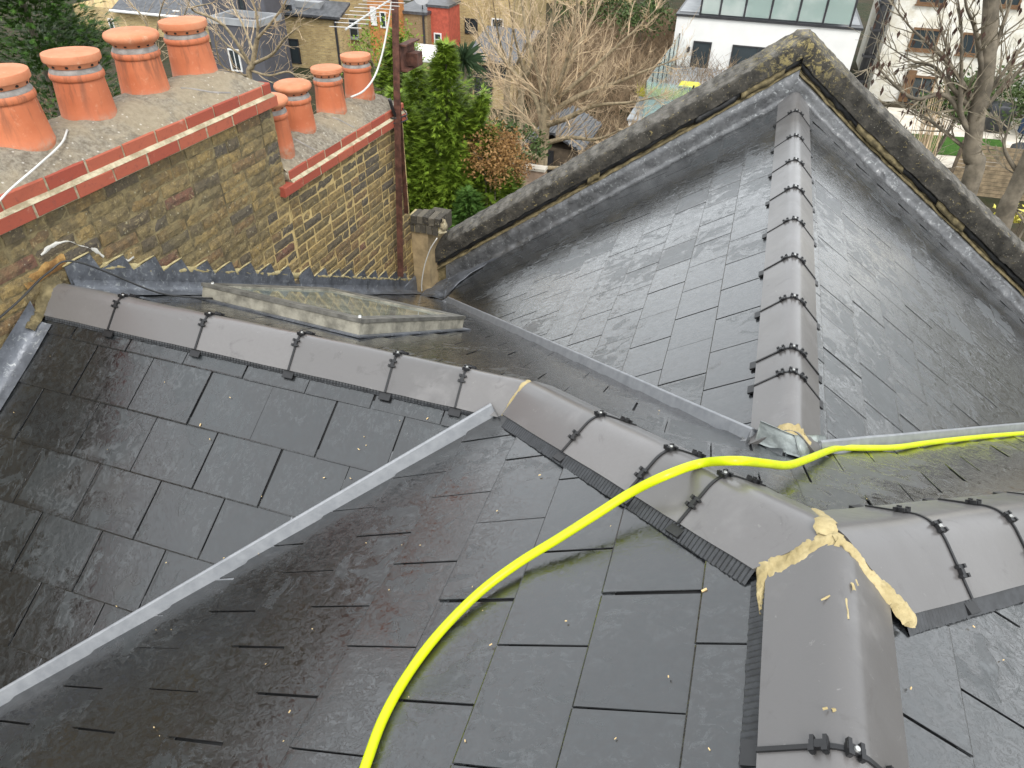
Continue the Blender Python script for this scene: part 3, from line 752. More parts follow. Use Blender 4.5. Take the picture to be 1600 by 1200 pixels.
def lead_sheet(xs, apron, seed, k=0):
    sec = [(.012, .178+k), (-.012, .176+k), (-.020, .15), (-.024, .11), (-.028, .07), (-.036, .040), (-.05-apron*.3, .026), (-.05-apron*.65, .021), (-.05-apron, .019)]
    b = B(); n = len(sec)
    for i, x in enumerate(xs):
        for j, (o, dz) in enumerate(sec):
            amp = .011*math.sin(math.pi*min(1, (j+.3)/(n-1)))
            wob = amp*(nz(V((x*9, j*.45, seed)))+.6*nz(V((x*23, j*.8, seed+4))))
            cr = .0045*math.sin(x*46+5*nz(V((x*3, seed, 0))))*max(0, .4+nz(V((x*5, seed, 3))))*(1 if 1 < j < n-1 else 0)
            ap = 1+.12*nz(V((x*2.2, 1, seed)))
            p = gable_pt(x, o*ap if j > 4 else o, dz); b.v.append(p+V((0, -abs(wob)-.5*cr, (wob*.7+cr if j < n-1 else 0))))
    for i in range(len(xs)-1):
        for j in range(n-1): b.f.append((i*n+j, i*n+j+1, (i+1)*n+j+1, (i+1)*n+j))
    return b
lead_sheet(lin(-2.9, 0, 190), .05, 2, .05).out('lead_flashing', MAT['lead'], parapet, True)
lead_sheet(lin(0.0001, XGR, 170), .16, 7).out('lead_flashing', MAT['lead'], parapet, True)
b = B(); b.tube(spline([gable_pt(-3.02, -.05, .10), gable_pt(-3.03, -.06, .02), gable_pt(-3.04, -.08, -.06)], 4), [.036]*9, 12); b.out('outlet_pipe', MAT['black'], parapet, True)
patch('lead_flashing', parapet, [at_pl(694, 466, 'DL', .02), at_pl(722, 436, 'DL', .02), gable_pt(-2.35, -.045, .03), gable_pt(-2.9, -.04, .09)], 12, 8, 'lead_old', .012, 11, 5)
patch('lead_flashing', parapet, [on('P4', -2.95, 4.12, .02), at_pl(694, 466, 'DL', .015), gable_pt(-2.88, -.03, .09), gable_pt(-3.08, -.03, .1)], 8, 6, 'lead_old', .012, 11, 6)

# ------------------------------------------------------------------ party wall and the two chimney stacks
WD = V((MW, 1, 0)).normalized(); WN = V((1, -MW, 0)).normalized(); ZV = V((0, 0, 1))
WO = V((XW0-.9*MW, 0, 0))
def W(y, z, o=0): return WO + WD*(y/WD.y) + ZV*z + WN*o
MWALL = Matrix((WD, ZV, WN)).transposed().to_4x4()
CH = .0705
YS = 2.745; YEND = 4.46; ZT1, ZT2 = .010, -.564
stack1 = root('chimney_stack', W(1.8, -.6, -.2), 'nearer and higher brick chimney stack with red cornice courses, four large pots in a row', 'chimney')
stack2 = root('chimney_stack', W(3.6, -1.1, -.2), 'farther and lower brick chimney stack with the rusty aerial pole at its end', 'chimney')
def brick_variant(L, H, seed, proud=.0105, rough=.0018):
    r = random.Random(seed); nx = 5 if L > .15 else 3; ny = 2; b = B()
    def jit(k): return r.uniform(-k, k)
    fr = []
    for j in range(ny+1):
        for i in range(nx+1):
            e = i in (0, nx) or j in (0, ny)
            fr.append(V((i/nx*L+jit(.0035 if e else .002), j/ny*H+jit(.003 if e else .002), proud+jit(rough)-(.004 if e else 0))))
    b.v += fr; w = nx+1
    for j in range(ny):
        for i in range(nx): b.f.append((j*w+i, j*w+i+1, (j+1)*w+i+1, (j+1)*w+i))
    rim = [i for i in range(w)]+[(j*w+nx) for j in range(1, ny+1)]+[ny*w+i for i in range(nx-1, -1, -1)]+[j*w for j in range(ny-1, 0, -1)]
    k = len(b.v)
    for i in rim: p = b.v[i]; b.v.append(V((p.x, p.y, -.012)))
    n = len(rim)
    for i in range(n): b.f.append((rim[(i+1) % n], rim[i], k+i, k+(i+1) % n))
    return b
BV = {L: [brick_variant(L, .059, i*7+int(L*1000)) for i in range(8)] for L in (.212, .100)}
BM = {L: [mesh('brick', b.v, b.f, MAT['brick']) for b in BV[L]] for L in BV}
def wall_bricks(owner, y0, y1, ztop, zroof, top=300, seed=0):
    r = random.Random(seed); items = []
    k = 0
    while True:
        z = ztop-(k+1)*CH
        if z < -3.2: break
        y = y0 + (0 if k % 2 else -.11)-.112*(k % 3); j = k
        while y < y1-.05:
            L = .212 if r.random() < .62 else .100
            ya, yb = y, min(y+L, y1)
            if yb-max(ya, y0) > .05:
                yc = (ya+yb)/2
                if z > zroof(yc)-.10:
                    mw = Matrix.Translation(W(max(ya, y0), z+.0065+r.uniform(-.002, .002), r.uniform(-.003, .003))) @ MWALL @ Matrix.Rotation(r.uniform(-.012, .012), 4, 'Z')
                    if yb-max(ya, y0) < L-.005: mw = mw @ Matrix.Diagonal(((yb-max(ya, y0))/L, 1, 1, 1))
                    p = [to_px(mw @ V(q)) for q in ((0, 0, 0), (L, 0, 0), (L, .062, 0), (0, .062, 0))]
                    ar = 0 if any(q is None for q in p) or not any(-20 < q[0] < 1620 and -20 < q[1] < 1220 for q in p) else area2(p)
                    items.append((ar, L, r.randrange(8), mw))
            y += L+.0145
        k += 1
    items.sort(key=lambda t: -t[0]); rest = B()
    for i, (ar, L, v, mw) in enumerate(items):
        if i < top and ar > 0: link('brick', BM[L][v], owner, mw)
        else: rest.add([mw @ q for q in BV[L][v].v], BV[L][v].f)
    if rest.v: setup(rest.out('bricks', MAT['brick'], owner), kind='stuff')
def zroof(y): return (zon('P4', wall_x(y), y) if y > YK else zon('P1', wall_x(y), y))
wall_bricks(stack1, -2.5, YS-.004, -.131, zroof, 230, 3)
wall_bricks(stack2, YS+.004, YEND, -.131-8*CH, zroof, 300-60, 5)
def wall_core(owner, y0, y1, z0, z1, depth=.47, amp=.0028):
    # uneven mortar face between and behind the bricks
    b = B(); ny, nz_ = max(4, int((y1-y0)/.05)), max(4, int((z1+2.9)/.04))
    for j in range(nz_+1):
        z = -2.9+(z1+2.9)*j/nz_
        for i in range(ny+1):
            y = y0+(y1-y0)*i/ny; b.v.append(W(y, z, .0042+amp*nz(V((y*14, z*14, 0)))))
    w = ny+1
    for j in range(nz_):
        for i in range(ny): b.f.append((j*w+i, j*w+i+1, (j+1)*w+i+1, (j+1)*w+i))
    A0, A1, A2, A3 = W(y0, z0, -.012), W(y1, z0, -.012), W(y1, z0, -depth), W(y0, z0, -depth)
    b.prism([A0, A1, A2, A3], [p+ZV*(z1-z0) for p in (A0, A1, A2, A3)])
    return b.out('mortar_core', MAT['mortar_wall'], owner)
wall_core(stack1, -2.5, YS, -9, -.131); wall_core(stack2, YS+.002, YEND, -9, -.131-8*CH, .47, .0012)
RBV = [brick_variant(.218, .0635, 90+i, .0, .0012) for i in range(6)]
def red_brick_mesh(i):
    r = random.Random(200+i); b = B(); L, H, D = .216, .064, .10; e = .004
    P = []
    for z, s in ((0, e), (-.006, 0), (-D, 0)):
        P.append([V((s+r.uniform(-.0015, .0015), s+r.uniform(-.0015, .0015), z)), V((L-s+r.uniform(-.0015, .0015), s, z)), V((L-s, H-s+r.uniform(-.0015, .0015), z)), V((s, H-s, z))])
    for ring in P: b.v += ring
    b.f = [(0, 1, 2, 3)]+[(k*4+(j+1) % 4, k*4+j, (k+1)*4+j, (k+1)*4+(j+1) % 4) for k in range(2) for j in range(4)]+[(11, 10, 9, 8)]
    return mesh('brick', b.v, b.f, MAT['redbrick'])
RB = [red_brick_mesh(i) for i in range(6)]
def cornice(owner, y0, y1, ztop, ystart, seed):
    r = random.Random(seed)
    for z, o, ph in ((ztop-.064, .022, 0), (ztop-.064-.0715, .048, .115)):
        y = ystart-ph
        while y < y1-.03:
            L = .216; yy = min(y+L, y1+o*.6)
            mw = Matrix.Translation(W(y, z+r.uniform(-.0015, .0015), o+r.uniform(-.003, .003))) @ MWALL
            if yy-y < L: mw = mw @ Matrix.Diagonal(((yy-y)/L, 1, 1, 1))
            if yy-y > .04: link('brick', RB[r.randrange(6)], owner, mw)
            y += L+.011
    b = B()   # mortar behind the joints, and the fillet weathering the lower course
    for za, zb, o in ((ztop-.0655, ztop-.002, .016), (ztop-.137, ztop-.069, .041)):
        p = [W(y0, za, o), W(y1, za, o), W(y1, za, -.09), W(y0, za, -.09)]; b.prism(p, [q+ZV*(zb-za) for q in p])
    n = 60
    for i in range(n+1):
        y = y0+(y1+.01-y0)*i/n; q = .003*nz(V((y*9, 0, seed)))
        b.v += [W(y, ztop-.0735+q, .047+q*2), W(y, ztop-.066+q, .040), W(y, ztop-.057+q, .0235), W(y, ztop-.072, .01)]
    k = len(b.v)-4*(n+1)
    for i in range(n):
        for j in range(3): b.f.append((k+i*4+j, k+(i+1)*4+j, k+(i+1)*4+j+1, k+i*4+j+1))
    b.out('mortar_fillet', MAT['flaunch_edge'], owner)
a = M('cornice_fillet_mortar', .9, .2); c = a.mix(a.ramp(a.noise(14, 6, .7), .38, .62), (.30, .25, .16), (.52, .46, .32)); a.color(c); a.bump(a.noise(50, 7, .75), .7, .01); MAT['flaunch_edge'] = a.m
cornice(stack1, -2.5, YS-.01, ZT1, -2.45+.13, 2); cornice(stack2, YS+.03, YEND+.0, ZT2, YS+.035, 3)
def flaunch(owner, y0, y1, zt, rise, depth, seed, e0=False, e1=True):
    b = B(); nu, nw = int((y1-y0)/.025), 26
    def h(y, o):
        dd = min(o+.0, depth-o)
        if e1: dd = min(dd, (y1-y)*1.0)
        if e0: dd = min(dd, (y-y0)*1.0)
        t = max(0, min(1, dd/.20)); return zt+.004+rise*(t*t*(3-2*t))**.8+.010*nz(V((y*6, o*6, seed)))+.004*nz(V((y*22, o*22, seed)))
    for i in range(nu+1):
        y = y0+(y1-y0)*i/nu
        for j in range(nw+1):
            o = depth*j/nw; b.v.append(W(y, h(y, o) if 0 < j < nw else zt-.004, .018-o))
    w = nw+1
    for i in range(nu):
        for j in range(nw): b.f.append((i*w+j, (i+1)*w+j, (i+1)*w+j+1, i*w+j+1))
    p = [W(y0, zt-.06, .014), W(y1, zt-.06, .014), W(y1, zt-.06, -depth+.02), W(y0, zt-.06, -depth+.02)]
    b.prism(p, [q+ZV*.054 for q in p])
    b.out('flaunching', MAT['cement'], owner, True); return h
hf1 = flaunch(stack1, -2.5, YS-.01, ZT1, .095, .52, 4)
hf2 = flaunch(stack2, YS+.02, YEND, ZT2, .11, .46, 9, False, True)
# pale pointing smears running down the cement beside the pots, lichen-white sealant on the brickwork
b = B()
for ya, yb, z, st in ((2.18, 2.42, 0, 1), (3.10, 3.16, 0, 2), (3.62, 3.70, 0, 2)):
    pts = [W(ya+(yb-ya)*t, (hf1 if st == 1 else hf2)(ya+(yb-ya)*t, .16-.13*t)+.002, .018-.16+.13*t) for t in (0, .3, .6, 1)]
    b = B(); b.tube([p-ZV*.003 for p in spline(pts, 4)], [.0065]*13, 6); b.out('mortar_smear', MAT['pot_mortar'], stack1 if st == 1 else stack2, True)
MAT['smear_white'] = simple('white_smear', (.55, .53, .48), .8, .2)
pts = [W(y, z, .009) for y, z in ((.93, -.30), (1.0, -.285), (1.08, -.30), (1.13, -.345), (1.20, -.40), (1.23, -.455))]
bead('sealant_smear', stack1, pts, WN, lambda t: .005+.004*math.sin(9*t), .0032, 'smear_white', 21, 60, 5, 1.0)
pts = [W(y, z, .009) for y, z in ((1.335, -.52), (1.36, -.54), (1.40, -.535))]; bead('sealant_smear', stack1, pts, WN, .007, .003, 'smear_white', 23, 16, 5, .8)
a = M('orange_worn_brick', .85); a.color(a.mix(a.ramp(a.noise(14, 6, .7), .35, .65), (.20, .10, .03), (.42, .25, .08))); a.bump(a.noise(30, 6, .7), .6, .012); MAT['orange_brick'] = a.m
setup(bead('brick', stack1, [W(y, z, .008) for y, z in ((.80, -.39), (.90, -.375), (1.0, -.37), (1.03, -.375))], WN, .030, .006, 'orange_brick', 31, 24, 9, .3), label='worn orange brick low on the wall')

# ---- stepped lead flashing down the wall
def steps(owner, y0, y1, pl, sgn):
    lv = abs({'P4': B_, 'P1': BP}[pl]); drop = .098; dy = drop/lv; y = y0; g = B(); r = random.Random(int(y0*10))
    zr = lambda y: zon(pl, wall_x(y), y)
    while y < y1:
        ya, yb = y, y+dy; ztop = zr(ya)+.150+r.uniform(-.006, .006)
        P = [W(ya-.001, zr(ya)+.012, .015), W(yb, zr(yb)+.012, .015), W(yb, ztop-drop-.008, .017), W(yb-.030+r.uniform(-.008, .008), ztop-.001, .017), W(ya, ztop-.003, .017)]
        b = B(); b.prism(P[::-1], [p-WN*.004 for p in P][::-1]); b.out('lead_step', MAT['lead_old'], owner)
        u = W(yb-.026, ztop+.004, .010); v = W(ya-.006, ztop+.002, .010)
        g.tube(spline([v, v.lerp(u, .5)+ZV*.003, u], 3), [.004, .007, .006, .005, .006, .005, .003], 6)
        y += dy
    setup(g.out('mortar_pointing', MAT['flash_mortar'], owner, True), kind='stuff')
a = M('flashing_pointing', .9); a.color(a.mix(a.ramp(a.noise(20, 6, .7), .35, .65), (.30, .24, .11), (.46, .39, .21))); MAT['flash_mortar'] = a.m
steps(stack1, YK+.09, YS-.13, 'P4', 1); steps(stack2, YS-.06, YEND-.22, 'P4', 1)
def apron(owner, pl, y0, y1, wdt, hgt, seed, mat='lead_old'):
    b = B(); n = int(abs(y1-y0)/.03)
    for i in range(n+1):
        y = y0+(y1-y0)*i/n; zr = zon(pl, wall_x(y), y); f = .005*nz(V((y*9, seed, 0)))
        base = V((wall_x(y), y, zr)); nn = PL[pl][0].normalized(); xx = V((1, 0, -PL[pl][0].x/PL[pl][0].z)); xx.normalize()
        b.v += [base+xx*(wdt*(1+.1*nz(V((y*4, seed, 1)))))+nn*.0175, base+xx*(wdt*.6)+nn*(.019+f), base+xx*.045+nn*(.024+f), base+xx*.024+ZV*(.05+f), base+xx*.019+ZV*hgt]
    for i in range(n):
        for j in range(4): b.f.append((i*5+j, i*5+j+1, (i+1)*5+j+1, (i+1)*5+j))
    return b.out('lead_flashing', MAT[mat], owner, True)
apron(stack1, 'P4', YK+.10, YS, .13, .085, 1); apron(stack2, 'P4', YS, YEND-.02, .15, .085, 2)
apron(stack1, 'P1', YK-.13, -1.1, .10, .12, 3, 'lead_old')
b = B(); b.prism([W(YEND-.24, -2.40, .02), W(YEND-.01, -2.40, .02), W(YEND-.01, -2.21, .02), W(YEND-.24, -2.21, .02)], [W(YEND-.24, -2.40, .035), W(YEND-.01, -2.40, .035), W(YEND-.01, -2.24, .03), W(YEND-.24, -2.22, .03)])
b.out('lead_flashing', MAT['lead_old'], stack2)
apts = [W(y, zroof(y)+.155+.01*nz(V((y*7, 2, 0))), .010) for y in lin(2.9, YEND-.05, 14)]
bead('mortar_pointing', stack2, apts, WN, .016, .010, 'flash_mortar', 41, 60, 6, .6)
apts = [W(y, zroof(y)+.158+.01*nz(V((y*7, 2, 0))), .009) for y in lin(1.2, YS-.02, 14)]
bead('mortar_pointing', stack1, apts, WN, .020, .009, 'flash_mortar', 42, 60, 6, .6)

# ---- chimney pots
def pot(c, R, H, cap, label, seed):
    r = random.Random(seed); p = root('chimney_pot', c, label, 'chimney pot', 'terracotta chimney pots on the two stacks')
    p.rotation_euler = (r.uniform(-.02, .02), r.uniform(-.02, .02), r.uniform(0, 6))
    bpy.context.view_layer.update()
    def part(name, prof, mat, n=48):
        b = B(); b.lathe(prof, (0, 0, 0), n); me = mesh(name, b.v, b.f, MAT[mat], True); o = bpy.data.objects.new(name, me); COL.objects.link(o); o.parent = p
        if hasattr(me, 'set_sharp_from_angle'): me.set_sharp_from_angle(angle=math.radians(40))
        return o
    k = R/.129; h = H/.30
    part('pot_body', [(R*1.0, -.06), (R, .0), (R*.995, .012), (R*.985, .014), (R*.94, .09*h), (R*.885, .178*h), (R*.883, .182*h), (R*.925, .185*h), (R*.95, .191*h), (R*.956, .199*h), (R*.95, .207*h), (R*.92, .214*h), (R*.88, .217*h)], 'terracotta')
    part('mortar_collar', [(R*.9, .214*h), (R*.905, .220*h), (R*.85, .232*h), (R*.80, .240*h)], 'pot_mortar')
    z0 = .236*h
    if cap == 'dome':
        pr = [(R*.78, z0), (R*.83, z0+.012), (R*.90, z0+.022), (R*1.02, z0+.032), (R*1.08, z0+.044), (R*1.085, z0+.055), (R*1.04, z0+.066), (R*.9, z0+.074), (R*.6, z0+.079), (R*.2, z0+.081)]; zh = z0+.016; rh = R*.865
    elif cap == 'flat':
        pr = [(R*.80, z0), (R*.86, z0+.004), (R*.93, z0+.026), (R*.99, z0+.028), (R*1.0, z0+.034), (R*1.0, z0+.056), (R*.985, z0+.061), (R*.7, z0+.066), (R*.2, z0+.068)]; zh = z0+.014; rh = R*.90
    else:   # ribbed lid
        pr = [(R*.80, z0), (R*.86, z0+.004), (R*.93, z0+.026), (R*1.0, z0+.028), (R*1.02, z0+.036), (R*1.0, z0+.040), (R*1.02, z0+.045), (R*1.0, z0+.049), (R*1.01, z0+.056), (R*.97, z0+.062), (R*.5, z0+.065), (R*.2, z0+.066)]; zh = z0+.014; rh = R*.90
    c_ = part('cap', pr, 'cap' if cap != 'dome2' else 'terracotta', 56)
    b = B()
    for i in range(12):
        t = 2*math.pi*i/12+r.random()*.1; d = V((math.cos(t), math.sin(t), 0)); sd_ = V((-d.y, d.x, 0)); q = d*(rh-.004)+V((0, 0, zh))
        ring = lambda e, rr: [q+d*e+sd_*math.cos(a_*math.pi/4)*rr*1.25+ZV*math.sin(a_*math.pi/4)*rr for a_ in range(8)]
        b.prism(ring(-.01, .0062), ring(.0055, .0058))
    me = mesh('vent_holes', b.v, b.f, MAT['hole']); o = bpy.data.objects.new('vent_holes', me); COL.objects.link(o); o.parent = c_
    return p
for x, y, z, R, H, cap, lab in (
    (-3.49, 1.235, .085, .130, .322, 'flat', 'terracotta pot nearest on the higher stack, with a white wire at its foot'),
    (-3.50, 1.645, .085, .129, .308, 'flat', 'second terracotta pot of the higher stack, flat thick lid, dark conifer behind'),
    (-3.53, 2.085, .090, .127, .300, 'dome', 'third terracotta pot of the higher stack, with a rounded mushroom-like cap'),
    (-3.53, 2.505, .085, .131, .295, 'flat', 'fourth terracotta pot of the higher stack, standing tallest in the picture before grey walls'),
    (-3.37, 2.93, -.47, .118, .33, 'dome', 'terracotta pot half hidden behind the corner of the higher stack'),
    (-3.42, 3.31, -.465, .120, .315, 'dome', 'terracotta pot with smooth rounded cap on the lower stack'),
    (-3.415, 3.77, -.46, .116, .318, 'ribbed', 'terracotta pot with grooved brownish lid, middle of the lower stack'),
    (-3.395, 4.20, -.46, .121, .318, 'flat', 'last terracotta pot of the lower stack, beside the hanging white cable')):
    pot((x, y, z), R, H, cap, lab, int(y*100))

# ------------------------------------------------------------------ rendered pier at the foot of the wall
pier = root('wall_pier', (-3.05, 4.7, -2.0), 'tan rendered pier with dark brick-on-edge coping at the foot of the chimney wall', 'pier')
b = B(); x0, x1, y0, y1 = -3.165, -2.99, 4.47, 4.9; n = 10
for i in range(n+1):
    z = -2.75+(1.0)*i/n
    for (x, y) in ((x0, y0), (x1, y0), (x1, y1), (x0, y1)): b.v.append(V((x+.004*nz((x*9, z*7, 1)), y+.004*nz((z*9, x*4, 2)), z)))
for i in range(n):
    for j in range(4): b.f.append((i*4+j, i*4+(j+1) % 4, (i+1)*4+(j+1) % 4, (i+1)*4+j))
b.f.append((n*4, n*4+1, n*4+2, n*4+3)); b.out('rendered_face', MAT['render_tan'], pier)
MAT['sootbrick'] = None
a = M('soot_brick', .9, .2); r = a.rnd(); c = a.mix(r, (.055, .05, .042), (.13, .115, .09)); c = a.mix(a.ramp(a.noise(40, 6, .7), .55, .7, 0, .6), c, (.30, .26, .19)); a.color(c); a.bump(a.noise(50, 6, .7), .6, .01); MAT['sootbrick'] = a.m
rr = random.Random(6)
bv = brick_variant(.066, .155, 77, .0, .003)
for row, (zb, hh, xo) in enumerate(((-1.745, .085, 0), (-1.650, .075, .03))):
    for i in range(5):
        bx = B(); xx = x0-.005+xo+i*.060; q = rr.uniform(-.004, .004)
        bx.box((xx, y0-.02+q-row*.004, zb+q), (xx+.054, y0+.15+q, zb+hh+q))
        for p in bx.v: p += V((rr.uniform(-.003, .003), rr.uniform(-.003, .003), rr.uniform(-.004, .004)))
        bx.out('brick', MAT['sootbrick'], pier)
bx = B(); bx.box((x0, y0-.008, -1.75), (x0+.30, y0+.14, -1.585)); bx.out('mortar_bed', MAT['flash_mortar'], pier)
bx = B(); bx.box((x0+.10, y0+.16, -1.8), (x0+.28, y0+.36, -1.64)); bx.out('coping_end', MAT['sootbrick'], pier)
bead('mortar_lump', pier, [V((-2.87, 4.47, -1.60)), V((-2.85, 4.5, -1.65)), V((-2.85, 4.5, -1.72))], V((.2, -.8, .6)), .045, .04, 'flaunch_edge', 51, 14, 7, .6)
b = B(); b.tube(spline([V((-2.86, 4.40, -1.74)), V((-2.93, 4.38, -1.86)), V((-3.0, 4.38, -2.05)), V((-3.05, 4.40, -2.25)), V((-3.06, 4.41, -2.36))], 6), .0055, 6)
tag_ = setup(b.out('cable', MAT['cable_white'], None, True), 'thin pale cable drooping down the tan rendered pier', 'cable')

# ------------------------------------------------------------------ skylight
sky = root('skylight', (-2.4, 1.9, -.95), 'weathered low skylight with pale box frame and reflecting glass behind the left ridge', 'skylight')
n4 = PL['P4'][0].normalized()
SB_, SC_, SA_ = V((-1.965, 1.374, 0)), V((-1.813, 2.369, 0)), V((-3.039, 1.544, 0))
for p in (SB_, SC_, SA_): p.z = zon('P4', p.x, p.y)
SD_ = SA_+SC_-SB_
ex, ey = (SB_-SA_), (SD_-SA_)
def sk(s, t, h): return SA_+ex*s+ey*t+n4*h
def ringbox(name, o, i, h0, h1, mat, par):
    O = [(-o, -o*1.1), (1+o, -o*1.1), (1+o, 1+o*1.1), (-o, 1+o*1.1)]; I = [(-i, -i*1.1), (1+i, -i*1.1), (1+i, 1+i*1.1), (-i, 1+i*1.1)]
    b = B(); b.v = [sk(s, t, h) for h in (h0, h1) for s, t in O]+[sk(s, t, h) for h in (h0, h1) for s, t in I]
    for j in range(4):
        k = (j+1) % 4
        b.f += [(j, k, 4+k, 4+j), (8+k, 8+j, 12+j, 12+k), (4+j, 4+k, 12+k, 12+j), (k, j, 8+j, 8+k)]
    return b.out(name, MAT[mat], par)
ringbox('frame', 0, -.05, .0, .082, 'frame_old', sky)
ringbox('sash', .006, -.065, .083, .102, 'frame_dark', sky)
ringbox('glazing_bead', -.064, -.078, .083, .098, 'frame_old', sky)
b = B(); b.prism([sk(s, t, .080) for s, t in ((.05, .05), (.95, .05), (.95, .95), (.05, .95))], [sk(s, t, .089) for s, t in ((.05, .05), (.95, .05), (.95, .95), (.05, .95))]); b.out('pane', MAT['skyglass'], sky)
b = B()
for s, t in ((.965, .035), (.03, .03)):
    c = sk(s, t, .104); h = [V((math.cos(q*math.pi/4), math.sin(q*math.pi/4), 0))*.011 for q in range(8)]; b.prism([c+v for v in h], [c+v*.7+n4*.007 for v in h])
b.out('screw_heads', MAT['zinc'], sky)
ringbox('lead_skirt', .035, -.0, .014, .022, 'lead_old', sky)

# ------------------------------------------------------------------ aerial pole, aerial, cables
pole = root('aerial_pole', W(4.1, -2.05, .03), 'rusty brown angle-iron pole with bracket strapped to the lower chimney stack', 'pole')
pb, pt_ = W(4.09, -2.02, .075), W(4.40, .55, .085)
def angle_iron(p0, p1, w, par, name):
    d = (p1-p0).normalized(); s1 = (WD-d*WD.dot(d)).normalized(); s2 = d.cross(s1); b = B(); t = .005
    for q0, q1 in ((V((0, 0, 0)), None),):
        prof = [(0, 0), (w, 0), (w, t), (t, t), (t, w), (0, w)]
        b.prism([p0+s1*(x-w/2)-s2*(y-w/2) for x, y in prof][::-1], [p1+s1*(x-w/2)-s2*(y-w/2) for x, y in prof][::-1])
    return b.out(name, MAT['rust'], par)
angle_iron(pb, pt_, .058, pole, 'pole_shaft')
angle_iron(W(4.335, -1.50, .05), W(4.305, -.30, .075), .04, pole, 'pole_strut')
b = B(); c = W(4.44, -.17, .10); b.obox(c, WD, WN, ZV, .125, .008, .10); b.obox(c+WN*.03+ZV*.095, WD, WN, ZV, .125, .03, .006); b.obox(c+WN*.03-ZV*.095, WD, WN, ZV, .125, .03, .006); b.obox(c+WN*.05-ZV*.03+WD*.03, WD, WN, ZV, .05, .05, .05); b.out('bracket', MAT['rust'], pole)
b = B()
for z in (-.62, -.66): b.tube([W(4.2, z, -.02), W(4.24, z, .09), W(4.32, z+.01, .125), W(4.38, z, .09), W(4.47, z+.02, .0)], .006, 6)
b.out('lashing_wire', MAT['black'], pole, True)
b = B(); b.tube(spline([W(4.2, -.46, .04), W(4.22, -.56, .055), W(4.27, -.66, .06), W(4.30, -.75, .03)], 6), .014, 8); b.out('tape_wrap', MAT['black'], pole, True)
aer = root('tv_aerial', pt_-ZV*.25, 'silvery rod television aerial on the rusty pole above the lower stack', 'aerial')
q0, q1 = atZ(600, 6, .26), atZ(540, 46, .26); b = B(); b.tube([q0+(q0-q1)*.6, q1], .0065, 6); b.out('boom', MAT['alu'], aer)
rd = (atZ(566, 43.5, .26)-atZ(523.5, 41, .26)); rl = rd.length; rd.normalize()
for i in range(9):
    c = q1.lerp(q0, i/7.0)+ZV*.012; L = .105+.008*i
    b = B(); b.tube([c-rd*L, c+rd*L], .0028, 6); b.out('rod', MAT['alu'], aer)
wire = spline([atY(612, 2, 4.36), atY(606, 40, 4.3), atY(597, 85, 4.22), atY(585, 120, 4.12), atY(568, 142, 4.0), atY(548, 152, 3.9)]+[V((-3.36, 4.02, -.44))][0:0], 8)
b = B(); b.tube(wire, .0075, 8); setup(b.out('cable', MAT['cable_white'], None, True), 'white aerial cable looping from the rusty pole down in front of the last pot', 'cable')
b = B(); b.tube(spline([V((-3.40, 1.40, .105)), V((-3.33, 1.28, .085)), V((-3.27, 1.08, .062)), V((-3.215, .86, .035)), V((-3.20, .70, -.02))], 8), .005, 6)
setup(b.out('cable', MAT['cable_white'], None, True), 'thin white wire crossing the cement top of the higher stack', 'cable')
b = B(); b.tube(spline([W(.45, -.47, .05), W(.70, -.42, .05), W(.90, -.365, .05), W(1.02, -.36, .10), on('P4', -3.06, 1.25, .05), on('P4', -2.99, 1.42, .03), on('P4', -2.95, 1.52, .03)], 8), .0048, 8)
setup(b.out('cable', MAT['cable_black'], None, True), 'thin black cable from the wall over the left ridge end to the skylight', 'cable')

# ------------------------------------------------------------------ hose
hp = [on('P2', -.52, -2.3, .026), on('P2', -.60, -1.7, .026), on('P2', -.74, -1.1, .026), on('P2', -.85, -.76, .026), at_pl(570, 1200, 'P2', .026), at_pl(600, 1120, 'P2', .026), at_pl(640, 1050, 'P2', .026), at_pl(690, 985, 'P2', .027), at_pl(750, 925, 'P2', .033), at_pl(810, 880, 'P2', .040), at_pl(870, 843, 'P2', .055), at_pl(930, 805, 'P2', .070), at_pl(985, 770, 'P2', .085),
      V((-.40, .325, -.075)), V((-.293, .285, -.066)), at_pl(1150, 720, 'P4', .115), at_pl(1195, 724, 'P4', .09), at_pl(1230, 727, 'P4', .066), at_pl(1260, 718, 'P4', .05), at_pl(1290, 706, 'P4', .036), at_pl(1312, 700, 'P4', .026), at_pl(1350, 700, 'P4', .026), at_pl(1400, 699, 'P4', .026), at_pl(1450, 692, 'P4', .026), at_pl(1500, 686, 'P4', .026), at_pl(1550, 681, 'P4', .026), at_pl(1600, 677, 'P4', .026), at_pl(1680, 671, 'P4', .026)]
hp[13] = at_pl(1040, 743, 'P2', .115); hp[14] = at(1095, 724, (.918, .9558, 0), 0)
b = B(); b.tube(spline(hp, 7), .0125, 16)
setup(b.out('hose', MAT['hose'], None, True), 'bright yellow garden hose snaking over the wet slates and middle ridge', 'hose')

